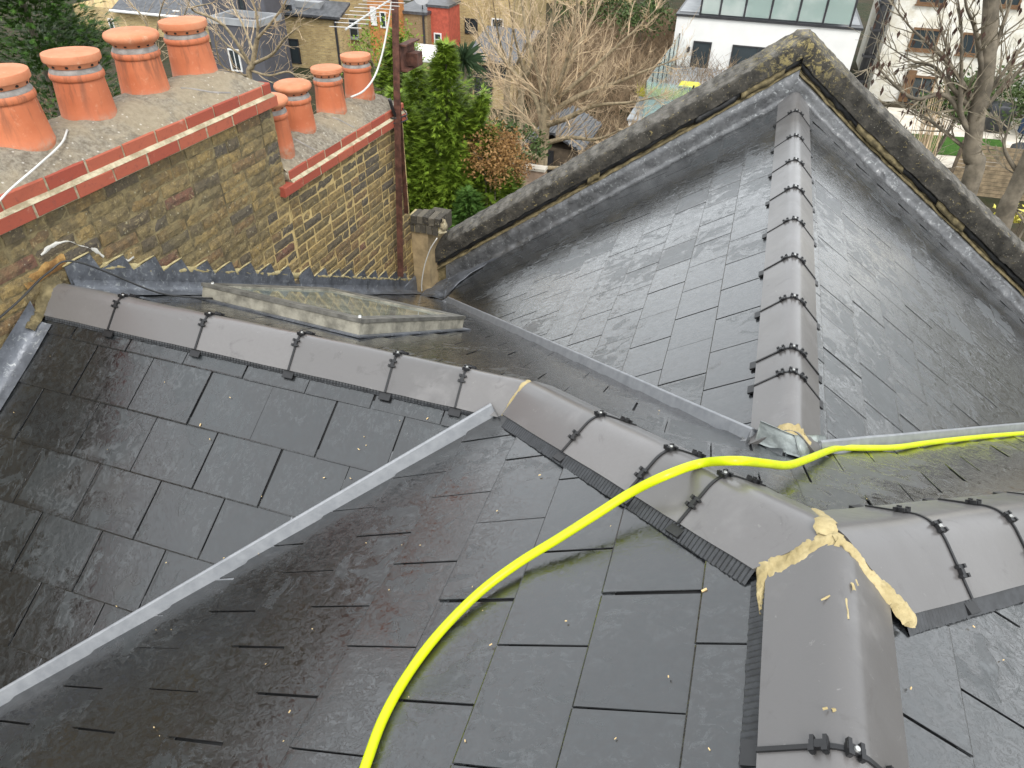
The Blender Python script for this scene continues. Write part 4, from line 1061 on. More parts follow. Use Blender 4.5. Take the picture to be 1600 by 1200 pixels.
# crumbs of mortar and sawdust lying on the slates
rr = random.Random(12); b = B()
for i in range(75):
    u, v = rr.uniform(-20, 1620), rr.uniform(480, 1210); hit = None
    for pl in ('P1', 'P2', 'P3', 'P4', 'DL', 'DR'):
        P = at_pl(u, v, pl, .0)
        x, y = P.x, P.y
        ok = {'P1': y < YK and P.z >= A_*x-1e-3 and x > wall_x(y), 'P2': x < 0 and P.z <= 0 and (y < -x*A_/B_) and A_*x >= zon('P1', x, y) - 1e-3 or False,
              'P3': x > 0 and y < x*A_/B_, 'P4': y > abs(x)*A_/B_ and y > 0 and y < YE+abs(x)*1.25 and x > wall_x(y), 'DL': False, 'DR': False}[pl]
        if pl == 'P1': ok = y < YK and zon('P1', x, y) >= A_*x and x > wall_x(y)
        if pl == 'P2': ok = x < -.16 and y < -x*A_/B_ and A_*x > zon('P1', x, y)
        if ok: hit = (P, PL[pl][0].normalized()); break
    if not hit: continue
    P, nn = hit; s = rr.uniform(.0008, .0019) if rr.random() < .93 else .0026
    t = V((rr.uniform(-1, 1), rr.uniform(-1, 1), 0)); t = (t-nn*t.dot(nn)).normalized(); q = nn.cross(t)
    b.obox(P+nn*(.0155+s*.5), t, q, nn, s*rr.uniform(1, 2.6), s*.8, s*.6)
setup(b.out('debris', MAT['chip']), 'pale crumbs of mortar and wood chips scattered on the slates', 'debris', None, 'stuff')
# streaks of mortar on the junction tile
for pts, w in (([(1322, 935), (1326, 967)], .0035), ([(1331, 910), (1335, 922)], .004), ([(1338, 905), (1342, 915)], .002), ([(1283, 937), (1297, 930)], .0025), ([(1285, 1107), (1293, 1105)], .0035), ([(1300, 1109), (1306, 1108)], .004)):
    P = []
    for u, v in pts:
        d = ray(u, v); best = None
        # crown of the junction tile is close to z = .052 there
        P.append(at(u, v, (0, 0, 1), .0615))
    bead('mortar_smear', main_roof, P, V((0, 0, 1)), w*.8, .0022, 'mortar', int(pts[0][0]), 14, 5, 1.1)

# ------------------------------------------------------------------ ground and gardens behind
GZ = -8.5
a = M('garden_ground', .95, .2)
c = a.mix(a.ramp(a.noise(.35, 6, .65), .4, .6), (.055, .042, .026), (.03, .036, .016)); c = a.mix(a.ramp(a.noise(3, 6, .7), .5, .7, 0, .7), c, (.09, .07, .04)); a.color(c); a.bump(a.noise(3, 6, .7), .8, .2)
MAT['soil'] = a.m
b = B(); n = 40
for j in range(n+1):
    for i in range(n+1):
        f = lambda t: math.copysign(abs(t)**2.2, t)*420
        x, y = f(i/n*2-1), 20+f(j/n*2-1); b.v.append(V((x, y, GZ-.02+.05*nz((x*.3, y*.3, 0)))))
for j in range(n):
    for i in range(n): b.f.append((j*(n+1)+i, j*(n+1)+i+1, (j+1)*(n+1)+i+1, (j+1)*(n+1)+i))
setup(b.out('ground', MAT['soil']), kind='structure')

a = M('lawn_green', .9, .2); a.color(a.mix(a.ramp(a.noise(5, 6, .7), .35, .65), (.035, .095, .014), (.06, .14, .022))); a.bump(a.noise(40, 5, .7), .8, .05); MAT['lawn'] = a.m
MAT['paving'] = simple('pale_patio', (.58, .53, .45), .85, .18, 2)
def sheet(name, pts, z, mat, kind='structure', th=.05):
    b = B(); b.prism([V((x, y, z-th)) for x, y in pts], [V((x, y, z)) for x, y in pts]); return setup(b.out(name, mat), kind=kind)
def gp(u, v, z=GZ): p = atZ(u, v, z); return (p.x, p.y)
sheet('lawn', [gp(1420, 212), gp(1566, 222), gp(1566, 251), gp(1420, 240)], GZ+.10, MAT['lawn'])
sheet('patio', [gp(1380, 168), gp(1750, 200), gp(1760, 262), gp(1380, 262)], GZ+.04, MAT['paving'])

# ---- foliage, bark, twigs
def leafmat(name, c1, c2, c3=None, tr=.25):
    a = M(name, .6, .3); r = a.rnd(); c = a.mix(r, c1, c2); c = a.mix(a.ramp(a.noise(1.1, 4, .6), .42, .62, 0, .8), c, c3 or c2); a.color(c)
    return a.m
MAT['con_bright'] = leafmat('conifer_bright', (.07, .13, .012), (.23, .32, .03), (.13, .21, .02))
MAT['con_dark'] = leafmat('conifer_dark', (.03, .075, .012), (.09, .17, .028), (.045, .105, .016))
MAT['con_brown'] = leafmat('brown_foliage', (.16, .08, .03), (.30, .17, .06))
MAT['yucca'] = leafmat('spiky_leaves', (.025, .05, .022), (.06, .10, .045))
MAT['shrub'] = leafmat('garden_shrub', (.025, .05, .015), (.075, .11, .03))
MAT['yellowplant'] = leafmat('yellow_plant', (.42, .36, .05), (.60, .55, .10))
MAT['bark_pale'] = simple('pale_bark', (.27, .215, .135), .9, .35, 9, 0, .5, 30)
MAT['bark_grey'] = simple('grey_bark', (.155, .13, .095), .9, .4, 5, 0, .6, 18)
MAT['twig'] = simple('tan_twigs', (.52, .395, .255), .9, .3, 4); MAT['thicket'] = simple('brown_stems', (.23, .16, .095), .9, .55, 1.2)
MAT['twig_grey'] = simple('grey_twigs', (.22, .185, .13), .9, .35, 4)
MAT['dead_leaf'] = simple('dead_leaves', (.06, .03, .02), .8, .4, 30)

def conifer(name, x, y, ztop, R, label, mat, seed, N=3600, lean=(0, 0), rbase=None, blunt=.75, size=1.0, group='conifers behind the roof', leaders=()):
    t = root(name, (x, y, GZ), label, 'tree', group); r = random.Random(seed); b = B()
    H = ztop-GZ
    br = B(); br.tube([V((x, y, GZ)), V((x+lean[0]*.5, y+lean[1]*.5, GZ+H*.5)), V((x+lean[0], y+lean[1], ztop-.3))], [.16, .10, .02], 8); br.out('trunk', MAT['bark_grey'], t, True)
    # main boughs as clump centres
    boughs = []
    for i in range(int(N/34)):
        f = r.random()**.8; z = GZ+.6+(H-.6)*f; az = r.uniform(0, 6.283)
        Rr = R*(1-f)**blunt*(.78+.62*nz((math.cos(az)*1.4+seed, math.sin(az)*1.4, z*1.1)))
        ox, oy = 0, 0
        if leaders and r.random() < .62:
            lx, ly, lz, lr = leaders[r.randrange(len(leaders))]; ox, oy = lx, ly; f2 = r.random()**.8; z = GZ+.6+(H+lz-.6)*f2; Rr = R*lr*(1-f2)**blunt*(.75+.7*nz((math.cos(az)*1.4+seed+lx, math.sin(az)*1.4, z*1.1)))
        boughs.append((f, z, az, max(.12, Rr), ox, oy))
    for f, z, az, Rr, ox, oy in boughs:
        for s in range(34):
            q = r.random()**.45; rad = Rr*q*(1+.12*r.gauss(0, 1)); a2 = az+r.gauss(0, .22/(.35+q)); zz = z+.40*q*Rr*.35-.12+r.gauss(0, .10)
            c = V((x+ox+lean[0]*f+math.cos(a2)*rad, y+oy+lean[1]*f+math.sin(a2)*rad, min(zz, ztop)))
            o = V((math.cos(a2), math.sin(a2), .25+r.uniform(-.5, .55))).normalized(); sd_ = o.cross(V((r.uniform(-.4, .4), r.uniform(-.4, .4), 1))).normalized(); nn = o.cross(sd_)
            L = size*r.uniform(.13, .26); k = len(b.v)
            for w in (-1.1, -.75, -.4, -.1, .2, .5, .8, 1.1):
                dd = (o+sd_*w*.75+nn*r.uniform(-.25, .25)).normalized(); base = c+o*L*.25*(1-abs(w)); ln = L*(1.05-.45*abs(w)); e = dd.cross(nn).normalized()*L*.055
                kk = len(b.v); b.v += [base-e, base+e, base+dd*ln*.6+e*.7, base+dd*ln]; b.f.append((kk, kk+1, kk+2, kk+3))
    b.out('crown', MAT[mat], t); return t

# ---- bare trees
def grow(b, p, d, r, L, lev, rg, up=.10, wig=.22, kids=(3, 5), minr=.006, spread=.75, tips=None):
    n = 4; pts = [p]; rad = [r]; dd = d.normalized()
    for i in range(n):
        dd = (dd+V((rg.gauss(0, wig), rg.gauss(0, wig), rg.gauss(0, wig)+up))).normalized(); p = p+dd*(L/n); pts.append(p); rad.append(max(minr*.7, r*(1-.62*(i+1)/n)))
    b.tube(pts, rad, 6 if r > .05 else (4 if r > .014 else 3), False)
    if lev <= 0:
        if tips is not None: tips.append(pts[-1])
        return
    for k in range(rg.randint(*kids)):
        i = rg.randint(1, n); t = rg.random(); q = pts[i-1].lerp(pts[i], t)
        base = (pts[i]-pts[i-1]).normalized(); side = base.cross(V((rg.gauss(0, 1), rg.gauss(0, 1), rg.gauss(0, 1)))).normalized()
        nd = (base+side*rg.uniform(.45, 1.0)*spread).normalized(); f = 1-.12*i
        grow(b, q, nd, max(minr, rad[i]*.66), L*rg.uniform(.5, .78)*f, lev-1, rg, up, wig, kids, minr, spread, tips)
    grow(b, pts[-1], dd, max(minr, rad[-1]), L*.6, lev-1, rg, up, wig, kids, minr, spread, tips)
def limb(b, t, pts, r0, r1, n=5, nseg=6):
    P = spline(pts, n); N = len(P); b.tube(P, [r0+(r1-r0)*i/(N-1) for i in range(N)], 8 if r0 > .06 else 6, False); return P
def bare_tree(name, base, trunk_px, y, limbs, label, seed, r0, mats, minr=.007, lev=3, L0=1.5, twigs=(3, 4), up=.10, rl=.45, group='bare winter trees in the gardens', leafy=0, dy=1.6):
    rg = random.Random(seed); t = root(name, base, label, 'tree', group); tb, cb = B(), B(); tips = []
    tp = [V(base)]+[atY(u, v, y) for u, v in trunk_px]
    P = limb(tb, t, tp, r0, r0*.72); top = P[-1]
    for lp in limbs:
        k = lp[0]; pts = [P[int(k*(len(P)-1))]]; yy = y; dir_ = rg.uniform(-dy, dy)
        for i, (u, v) in enumerate(lp[1:]): yy += dir_/len(lp[1:]); pts.append(atY(u, v, yy))
        Q = limb(tb, t, pts, r0*rl*rg.uniform(.8, 1.1), minr*2.0)
        for i in range(2, len(Q)):
            if rg.random() < .85:
                dd = (Q[i]-Q[i-1]).normalized(); s = dd.cross(V((rg.gauss(0, 1), rg.gauss(0, 1), rg.gauss(0, 1)))).normalized()
                f = 1-i/len(Q)*.55; grow(cb, Q[i], (dd*.8+s*rg.uniform(.4, .9)).normalized(), max(minr, r0*.13*f), L0*f*rg.uniform(.6, 1.1), lev-1, rg, up, .15, twigs, minr, .8, tips)
        grow(cb, Q[-1], (Q[-1]-Q[-2]), minr*1.8, L0*.6, lev-1, rg, up, .2, twigs, minr, .8, tips)
    tb.out('trunk', MAT[mats[0]], t, True); cb.out('branches', MAT[mats[1]], t)
    if leafy:
        lb = B(); rg.shuffle(tips)
        for p in tips[:leafy]:
            for q in range(rg.randint(1, 3)):
                c = p+V((rg.gauss(0, .05), rg.gauss(0, .05), -.05*q)); e = V((rg.gauss(0, 1), rg.gauss(0, 1), 0)).normalized()*.028; k = len(lb.v); lb.v += [c, c+e-ZV*.05, c-ZV*.13, c-e-ZV*.05]; lb.f.append((k, k+1, k+2, k+3))
        lb.out('leaves', MAT['dead_leaf'], t)
    return t
bt = atY(846, 300, 19); bt.z = GZ
bare_tree('bare_tree', bt, [(846, 262), (850, 205), (855, 165)], 19, [
    (.70, (835, 150), (800, 110), (765, 60), (745, 10)), (.8, (842, 120), (825, 60), (815, 0), (810, -60)), (.95, (858, 120), (858, 60), (868, 0), (870, -70)),
    (1, (885, 110), (915, 50), (945, -10), (965, -60)), (1, (900, 130), (950, 85), (1000, 40), (1040, 0)), (.9, (905, 150), (960, 130), (1010, 110), (1050, 95)),
    (.75, (885, 185), (930, 165), (985, 160), (1030, 150)), (.55, (890, 215), (930, 218), (965, 205), (1000, 190)), (.6, (825, 190), (800, 160), (780, 130), (765, 100)),
    (.45, (815, 235), (795, 215), (775, 195)), (.28, (820, 278), (790, 270), (770, 255), (758, 235)), (.36, (880, 262), (915, 255), (940, 240)), (.22, (815, 292), (785, 300), (765, 285)), (.9, (870, 140), (890, 80), (900, 20), (905, -40))],
    'pale bare tree fanning many fine twigs between the conifer and the white house', 5, .20, ('bark_pale', 'twig'), .0042, 3, 1.2, (4, 5), .07)
bt = atY(1522, 330, 13); bt.z = GZ
bare_tree('bare_tree', bt, [(1512, 300), (1518, 240), (1526, 180), (1540, 120), (1545, 60), (1550, -20)], 13, [
    (.42, (1502, 180), (1502, 110), (1502, 40), (1490, -40)), (.62, (1560, 60), (1580, 0), (1590, -50)), (.55, (1570, 110), (1600, 70), (1640, 30)),
    (.55, (1490, 110), (1455, 72), (1420, 40), (1395, 5)), (.5, (1490, 140), (1460, 105), (1425, 95), (1385, 70)), (.50, (1485, 130), (1480, 80), (1470, 40), (1465, -20)),
    (.36, (1475, 205), (1440, 180), (1405, 163), (1375, 165)), (.66, (1525, 50), (1510, 10), (1505, -40)), (.5, (1575, 130), (1605, 100), (1650, 90)), (.42, (1480, 150), (1430, 155), (1395, 130), (1370, 105), (1355, 108))],
    'thick grey bare tree with a few dead leaves in front of whitewashed house', 8, .165, ('bark_grey', 'twig_grey'), .0038, 2, .85, (2, 3), .05, .30, leafy=130, dy=.9)
bt = atY(1600, 460, 11); bt.z = GZ
bare_tree('bare_tree', bt, [(1560, 370), (1585, 300), (1625, 210)], 11, [(.5, (1575, 320), (1550, 345), (1535, 352)), (.6, (1600, 290), (1570, 235), (1575, 200)), (.7, (1640, 260), (1660, 230))],
    'leaning grey trunk rising at the right edge beyond the parapet', 9, .15, ('bark_grey', 'twig_grey'), .006, 3, .8, (2, 3), .05, .4, dy=.5)
bt = atY(395, 140, 16); bt.z = GZ
bare_tree('bare_tree', bt, [(392, 140), (395, 100), (402, 60)], 16, [(.8, (380, 40), (365, 10), (350, -30)), (1, (402, 30), (395, 0), (385, -40)), (1, (420, 40), (445, 5), (460, -40)), (.6, (375, 85), (350, 65), (325, 30)), (.7, (425, 85), (445, 60), (470, 40)), (.5, (420, 118), (450, 112), (470, 122), (500, 118)), (.4, (370, 115), (345, 100), (335, 60)), (.6, (350, 40), (300, 15), (330, 5))],
    'bare pale-barked tree behind the tallest pots, before the grey extension', 15, .09, ('bark_pale', 'twig'), .006, 2, .9, (2, 4), .08, .5)
bt = atY(235, 150, 19); bt.z = GZ
bare_tree('bare_tree', bt, [(240, 130), (240, 90), (245, 50)], 19, [(.8, (225, 30), (200, 0), (190, -30)), (1, (250, 20), (260, -10)), (.6, (215, 70), (185, 40), (170, 20)), (.7, (265, 60), (285, 30), (300, -10)), (.5, (255, 95), (270, 80), (262, 60))],
    'slender bare tree showing between the second and fourth pots', 17, .07, ('bark_pale', 'twig'), .006, 2, .8, (3, 4), .08, .5)
for i, (u0, u1, v1, lab) in enumerate(((790, 795, 110, 'left of two straight pale trunks behind the conifer'), (812, 820, 120, 'right of two straight pale trunks behind the conifer'))):
    bt = atY(u0, 230, 23); bt.z = GZ
    bare_tree('bare_tree', bt, [(u0, 200), (u0+2, 150), (u1, v1)], 23, [(1, (u1-15, 60), (u1-25, 0)), (1, (u1+5, 60), (u1+10, 0)), (.9, (u1+22, 80), (u1+40, 40)), (.7, (u1-20, 110), (u1-45, 70))], lab, 31+i, .14, ('bark_pale', 'twig'), .008, 2, 1.4, (3, 4), .08, .5)

# ---- conifers
ct = atY(690, 200, 13)
conifer('conifer', -6.35, 13.0, -2.05, 2.0, 'bright green feathery conifer filling the gap beyond the lower stack', 'con_bright', 2, 26000, (.05, 0), blunt=.75, size=.80, leaders=((-.75, .2, -.45, .7), (.75, .1, -.95, .7), (.30, -.5, -1.5, .7), (-.3, -.6, -2.0, .8)))
conifer('conifer', -5.35, 13.6, -4.3, 1.15, 'loose green conifer between the bright one and the rust-brown shrub', 'con_bright', 12, 9000, (-.1, 0), blunt=.8, size=.8, leaders=((.3, .2, -.5, .7), (-.4, -.4, -.6, .8)))
conifer('conifer', -7.2, 12.4, -2.9, 1.6, 'light green conifer close behind the end of the lower stack', 'con_bright', 13, 7000, (0, 0), blunt=.6, size=.8)
conifer('conifer', -8.1, 14.6, -2.25, 1.6, 'narrower light green conifer behind the rusty pole', 'con_bright', 3, 11000, (0, 0), blunt=.55, size=.75)
conifer('conifer', -13.0, 9.6, .6, 2.5, 'dark green conifer in the corner behind the largest pots', 'con_dark', 4, 18000, (0, 0), blunt=.38, size=.75)
conifer('conifer', -5.5, 12.0, -4.6, 1.1, 'low dark green conifer tucked behind the lower end of the coping', 'con_dark', 6, 7000, (0, 0), blunt=.5, size=.6)
def shrub(name, c, rx, rz, N, mat, label, seed, leaf=.10, cat='shrub', group=None):
    t = root(name, (c[0], c[1], GZ), label, cat, group); r = random.Random(seed); b = B(); c = V(c); st = B()
    for i in range(7):
        a_ = r.uniform(0, 6.28); st.tube([V((c.x, c.y, GZ)), c+V((math.cos(a_)*rx*.3, math.sin(a_)*rx*.3, 0)), c+V((math.cos(a_)*rx*.7, math.sin(a_)*rx*.7, rz*.5))], [.03, .02, .008], 4)
    st.out('stems', MAT['bark_grey'], t)
    cl = [(r.uniform(0, 6.283), math.acos(r.uniform(-.3, 1)), r.uniform(.55, 1)) for _ in range(max(6, N//60))]
    for i in range(N):
        a_, th, q = cl[r.randrange(len(cl))]; p = c+V((math.cos(a_)*math.sin(th)*rx*q+r.gauss(0, rx*.16), math.sin(a_)*math.sin(th)*rx*q+r.gauss(0, rx*.16), math.cos(th)*rz*q+r.gauss(0, rz*.14)))
        o = V((r.gauss(0, 1), r.gauss(0, 1), r.gauss(0, .7)+.4)).normalized(); s = o.orthogonal().normalized(); s = (s*math.cos(a_*9+i)+o.cross(s)*math.sin(a_*9+i)); k = len(b.v); L = leaf*r.uniform(.6, 1.3)
        b.v += [p, p+o*L*.5+s*L*.22, p+o*L, p+o*L*.5-s*L*.22]; b.f.append((k, k+1, k+2, k+3))
    b.out('foliage', MAT[mat], t); return t
p = atY(770, 232, 13.0); p.z -= .35; shrub('shrub', p, .70, .75, 5200, 'con_brown', 'rust-brown shrub right of the bright conifer', 1, .075)
p = atY(725, 95, 17); t = root('spiky_plant', (p.x, p.y, GZ), 'dark spiky palm-like plant above the bright conifer', 'plant'); b = B(); r = random.Random(3)
b2 = B(); b2.tube([V((p.x, p.y, GZ)), p], [.09, .06], 8); b2.out('stem', MAT['bark_grey'], t)
for i in range(130):
    a_, e = r.uniform(0, 6.283), r.uniform(-.5, 1.3); d = V((math.cos(a_)*math.cos(e), math.sin(a_)*math.cos(e), math.sin(e))); s = d.cross(ZV).normalized()*.022; L = r.uniform(.45, .75); k = len(b.v)
    b.v += [p-s, p+s, p+d*L*.6+s*.9, p+d*L-ZV*.12, p+d*L*.6-s*.9]; b.f.append((k, k+1, k+2, k+3, k+4))
b.out('leaves', MAT['yucca'], t)
for u, v, y, rx, rz, N, mt, lab, sd_ in ((1490, 168, 30, 1.0, 1.0, 1500, 'shrub', 'dark shrub close behind the thick grey trunk', 4), (1570, 172, 36, 2.2, 1.6, 3000, 'shrub', 'broad green hedge beneath the whitewashed wall beside the parasol', 5), (930, 20, 44, 2.5, 2.0, 2200, 'shrub', 'dark evergreen shrub above the brown thicket', 6), (800, 235, 17, .9, .8, 1200, 'shrub', 'dark green shrub at the foot of the pale bare tree', 7), (720, 130, 22, 1.0, 1.0, 1100, 'shrub', 'dark leafy shrub peeping over the bright conifer', 8), (1590, 350, 14, .5, .4, 300, 'yellowplant', 'yellow-flowered bush at the right edge below the leaning trunk', 9), (600, 100, 26, 1.4, 1.6, 1800, 'con_bright', 'light green shrub before the far brick extension', 10), (1010, 30, 40, 1.6, 1.6, 1300, 'shrub', 'dark bush beside the white house corner', 12)):
    p = atY(u, v, y); shrub('shrub', p, rx, rz, N, mt, lab, sd_, .13 if y < 30 else .22)
# tall dry canes, brown thicket
t = root('dry_canes', (6.6, 24, GZ), 'cluster of tall pale dry canes left of the thick grey trunk', 'canes'); b = B(); r = random.Random(5)
for i in range(46):
    p0 = atY(r.uniform(1436, 1475), r.uniform(215, 260), 22+r.uniform(-.8, .8)); p0.z = GZ; q = atY(r.uniform(1438, 1485), r.uniform(110, 190), 22); b.tube([p0, p0.lerp(q, .5)+V((r.gauss(0, .05), 0, 0)), q], [.018, .014, .006], 4, False)
b.out('canes', MAT['twig'], t)
def thicket(name, n, box, h, mat, seed, lab=None):
    r = random.Random(seed); b = B(); x0, x1, y0, y1 = box
    for i in range(n):
        p = V((r.uniform(x0, x1), r.uniform(y0, y1), GZ-.05)); hh = h*(.5+.6*abs(nz((p.x*.4, p.y*.4, seed)))+.35*r.random())
        for s in range(4):
            d = V((r.gauss(0, .45), r.gauss(0, .45), 1)).normalized(); a_ = p+V((r.gauss(0, .15), r.gauss(0, .15), 0)); m_ = a_+d*hh*.6; b.tube([a_, m_, m_+(d+V((r.gauss(0, .5), r.gauss(0, .5), -.1)))*hh*.4], [.014, .010, .005], 3, False)
    return setup(b.out(name, MAT[mat]), kind='stuff')
thicket('undergrowth', 1500, (-11, 0, 30, 47), 2.4, 'thicket', 3)
thicket('undergrowth', 700, (-9, -3, 19, 30), 1.1, 'thicket', 4)
thicket('undergrowth', 900, (-34, -12, 8, 26), 1.3, 'thicket', 7)
thicket('undergrowth', 300, (4.2, 6.8, 20, 31), 1.3, 'twig_grey', 5)

# ------------------------------------------------------------------ houses behind
MAT['stock_far'] = far_brick('far_stock_brick', (.62, .46, .21), (.33, .23, .11), (.50, .42, .27))
MAT['stock_far2'] = far_brick('far_brown_brick', (.33, .23, .12), (.26, .185, .10), (.32, .26, .17))
MAT['render_white'] = simple('white_render', (.70, .69, .665), .8, .04, 1.5)
a = M('whitewashed_brick', .9, .3); c = a.mix(a.ramp(a.noise(2.2, 7, .72), .38, .66), (.74, .72, .66), (.60, .56, .46)); c = a.mix(a.ramp(a.noise(12, 6, .7), .56, .7, 0, .5), c, (.42, .38, .30)); a.color(c); a.bump(a.noise(9, 5, .7), .5, .03); MAT['whitewash'] = a.m
MAT['grey_clad'] = simple('dark_grey_cladding', (.085, .085, .097), .6, .15, 1.5)
MAT['grey_light'] = simple('pale_grey_parapet', (.30, .31, .32), .6, .15, 2)
MAT['slate_far'] = simple('far_roof_slate', (.075, .078, .085), .45, .4, 5, 0, .4, 8)
MAT['red_paint'] = simple('red_painted_brick', (.42, .085, .05), .75, .2, 6, 0, .3, 12)
MAT['orange_paint'] = simple('orange_brick', (.45, .19, .06), .8, .25, 6)
MAT['frame_dark2'] = simple('dark_window_frame', (.03, .03, .033), .4, .2)
MAT['white_paint'] = simple('white_window_paint', (.75, .75, .73), .5, .05)
MAT['timber'] = simple('weathered_boards', (.22, .165, .10), .85, .35, 5, 0, .4, 30)
MAT['timber_dark'] = simple('dark_post', (.10, .075, .05), .85, .3, 5)
MAT['door_wood'] = simple('orange_door_wood', (.15, .08, .036), .6, .2, 5)
a = M('greenish_glass', .12, .5); a.color(a.mix(a.ramp(a.noise(.55, 4, .5), .35, .62), (.40, .50, .46), (.60, .66, .62))); a.b.inputs['Transmission Weight'].default_value = .35; MAT['balcony_glass'] = a.m
MAT['lid_yellow'] = simple('yellow_lid', (.55, .50, .03), .5, .2, 5)
MAT['felt'] = simple('black_roof_felt', (.05, .052, .056), .35, .4, 3, 0, .4, 6)
MAT['parasol'] = simple('navy_canvas', (.03, .055, .11), .7, .25, 8)
MAT['cover'] = simple('black_cover', (.03, .032, .036), .5, .3, 4)
MAT['pinkwall'] = simple('pinkish_render', (.42, .30, .22), .9, .2, 2)

def wallbox(name, par, x0, x1, y0, y1, z0, z1, mat):
    b = B(); b.box((x0, y0, z0), (x1, y1, z1)); return b.out(name, MAT[mat], par)
def window(par, xc, zc, w, h, y, fmat='frame_dark2', bars=(1, 1), ft=.06, name='window', pane='glass', sill=None):
    """window on a wall that faces the roof (the -y side)"""
    b = B(); y1 = y-.05
    b.box((xc-w/2-ft, y1, zc+h/2), (xc+w/2+ft, y+.08, zc+h/2+ft)); b.box((xc-w/2-ft, y1, zc-h/2-ft), (xc+w/2+ft, y+.08, zc-h/2))
    b.box((xc-w/2-ft, y1, zc-h/2), (xc-w/2, y+.08, zc+h/2)); b.box((xc+w/2, y1, zc-h/2), (xc+w/2+ft, y+.08, zc+h/2))
    for i in range(1, bars[0]): b.box((xc-w/2+w*i/bars[0]-.02, y-.035, zc-h/2), (xc-w/2+w*i/bars[0]+.02, y-.005, zc+h/2))
    for i in range(1, bars[1]): b.box((xc-w/2, y-.032, zc-h/2+h*i/bars[1]-.02), (xc+w/2, y-.004, zc-h/2+h*i/bars[1]+.02))
    f = b.out(name, MAT[fmat], par)
    b = B(); b.box((xc-w/2, y-.022, zc-h/2), (xc+w/2, y-.012, zc+h/2)); b.out('pane', MAT[pane], f)
    if sill: b = B(); b.box((xc-w/2-ft-.06, y-.12, zc-h/2-ft-.07), (xc+w/2+ft+.06, y-.052, zc-h/2-ft-.003)); b.out('sill', MAT[sill], f)
    return f
def winpx(par, u0, v0, u1, v1, y, **k):
    a_, c_ = atY(u0, v0, y), atY(u1, v1, y); d = atY((u0+u1)/2, (v0+v1)/2, y); return window(par, d.x, d.z, abs(c_.x-a_.x), abs(a_.z-c_.z), y, **k)
def lean_roof(name, par, x0, x1, y0, y1, z0, z1, mat, th=.12, ov=.2):
    b = B(); b.prism([V((x0-ov, y0-ov, z0-th)), V((x1+ov, y0-ov, z0-th)), V((x1+ov, y1, z1-th)), V((x0-ov, y1, z1-th))], [V((x0-ov, y0-ov, z0)), V((x1+ov, y0-ov, z0)), V((x1+ov, y1, z1)), V((x0-ov, y1, z1))]); return b.out(name, MAT[mat], par)

# white modern house
Y = 36.0
wh = root('white_house', (0, Y+4, GZ), 'modern white rendered house with glass balustrade along its roof terrace', 'house')
tl, tr = atY(1058, 25, Y), atY(1346, 47, Y); zt = (tl.z+tr.z)/2; xa, xb = tl.x, tr.x
wallbox('wall', wh, xa, xb, Y, Y+9, GZ, zt, 'render_white')
b = B(); b.box((xa-.06, Y-.08, zt+.002), (xb+.06, Y+9.05, zt+.10)); b.out('roof_edge', MAT['frame_dark2'], wh)
b = B(); b.box((xa+.05, Y+.5, zt+.104), (xb-.05, Y+9, zt+.13)); b.out('terrace_floor', MAT['grey_light'], wh)
px_ = [1092, 1122, 1160, 1200, 1243, 1283, 1326]; xs = [atY(u, 30+(u-1058)*.075, Y).x for u in px_]
for i in range(len(xs)):
    b = B(); b.box((xs[i]-.04, Y+.06, zt+.105), (xs[i]+.04, Y+.14, zt+1.55)); b.out('balustrade_post', MAT['frame_dark2'], wh)
    if i: b = B(); b.box((xs[i-1]+.05, Y+.09, zt+.16), (xs[i]-.05, Y+.11, zt+1.5)); b.out('glass_panel', MAT['balcony_glass'], wh)
b = B(); b.box((xs[0]-.03, Y+.16, zt+.16), (xs[0]-.01, Y+7, zt+1.5)); b.out('glass_panel', MAT['balcony_glass'], wh)
wallbox('upper_storey', wh, xa+.9, xb-.6, Y+3.2, Y+9, zt+.14, zt+3.2, 'grey_clad')
for i in range(4): window(wh, xa+1.9+i*1.55, zt+1.4, 1.3, 2.0, Y+3.2)
winpx(wh, 1086, 66, 1103, 111, Y, bars=(1, 1)); winpx(wh, 1147, 72, 1215, 118, Y, bars=(2, 1)); wallbox('wall_light', wh, atY(1076, 77, Y).x-.06, atY(1076, 77, Y).x+.06, Y-.14, Y-.002, atY(1076, 77, Y).z-.12, atY(1076, 77, Y).z+.12, 'frame_dark2')
ZTER = -7.40; xt0 = atY(1002, 190, 27).x
wallbox('terrace_block', wh, xt0-.5, 1.5, 27, Y-.01, GZ, ZTER, 'render_white')
b = B(); b.box((xt0-.56, 26.94, ZTER+.002), (1.5, Y-.02, ZTER+.07)); b.out('terrace_edge', MAT['grey_light'], wh)
def glass_run(p0, p1, n):
    for i in range(n):
        q0, q1 = p0.lerp(p1, i/n), p0.lerp(p1, (i+1)/n); d = (q1-q0).normalized(); s = V((-d.y, d.x, 0))
        b = B(); b.prism([q0+d*.05-s*.01, q1-d*.05-s*.01, q1-d*.05+s*.01, q0+d*.05+s*.01], [x+ZV*1.38 for x in (q0+d*.05-s*.01, q1-d*.05-s*.01, q1-d*.05+s*.01, q0+d*.05+s*.01)]); b.out('glass_panel', MAT['clearglass'], wh)
        b = B(); b.obox(q1+ZV*.70, d, s, ZV, .03, .03, .72); b.out('balustrade_post', MAT['frame_dark2'], wh)
glass_run(V((xt0, 27.1, ZTER+.07)), V((1.2, 27.1, ZTER+.07)), 3); glass_run(V((xt0, 27.1, ZTER+.07)), V((xa+.25, Y-.1, ZTER+.07)), 6)
p = atY(1050, 140, 28.5)
t = root('planter', (p.x, 28.5, ZTER+.07), 'long planter of yellow grasses behind the glass terrace balustrade', 'planter')
b = B(); b.box((p.x-1.3, 28.3, ZTER+.07), (p.x+.9, 28.7, ZTER+.55)); b.out('trough', MAT['grey_light'], t)
b = B(); r = random.Random(8)
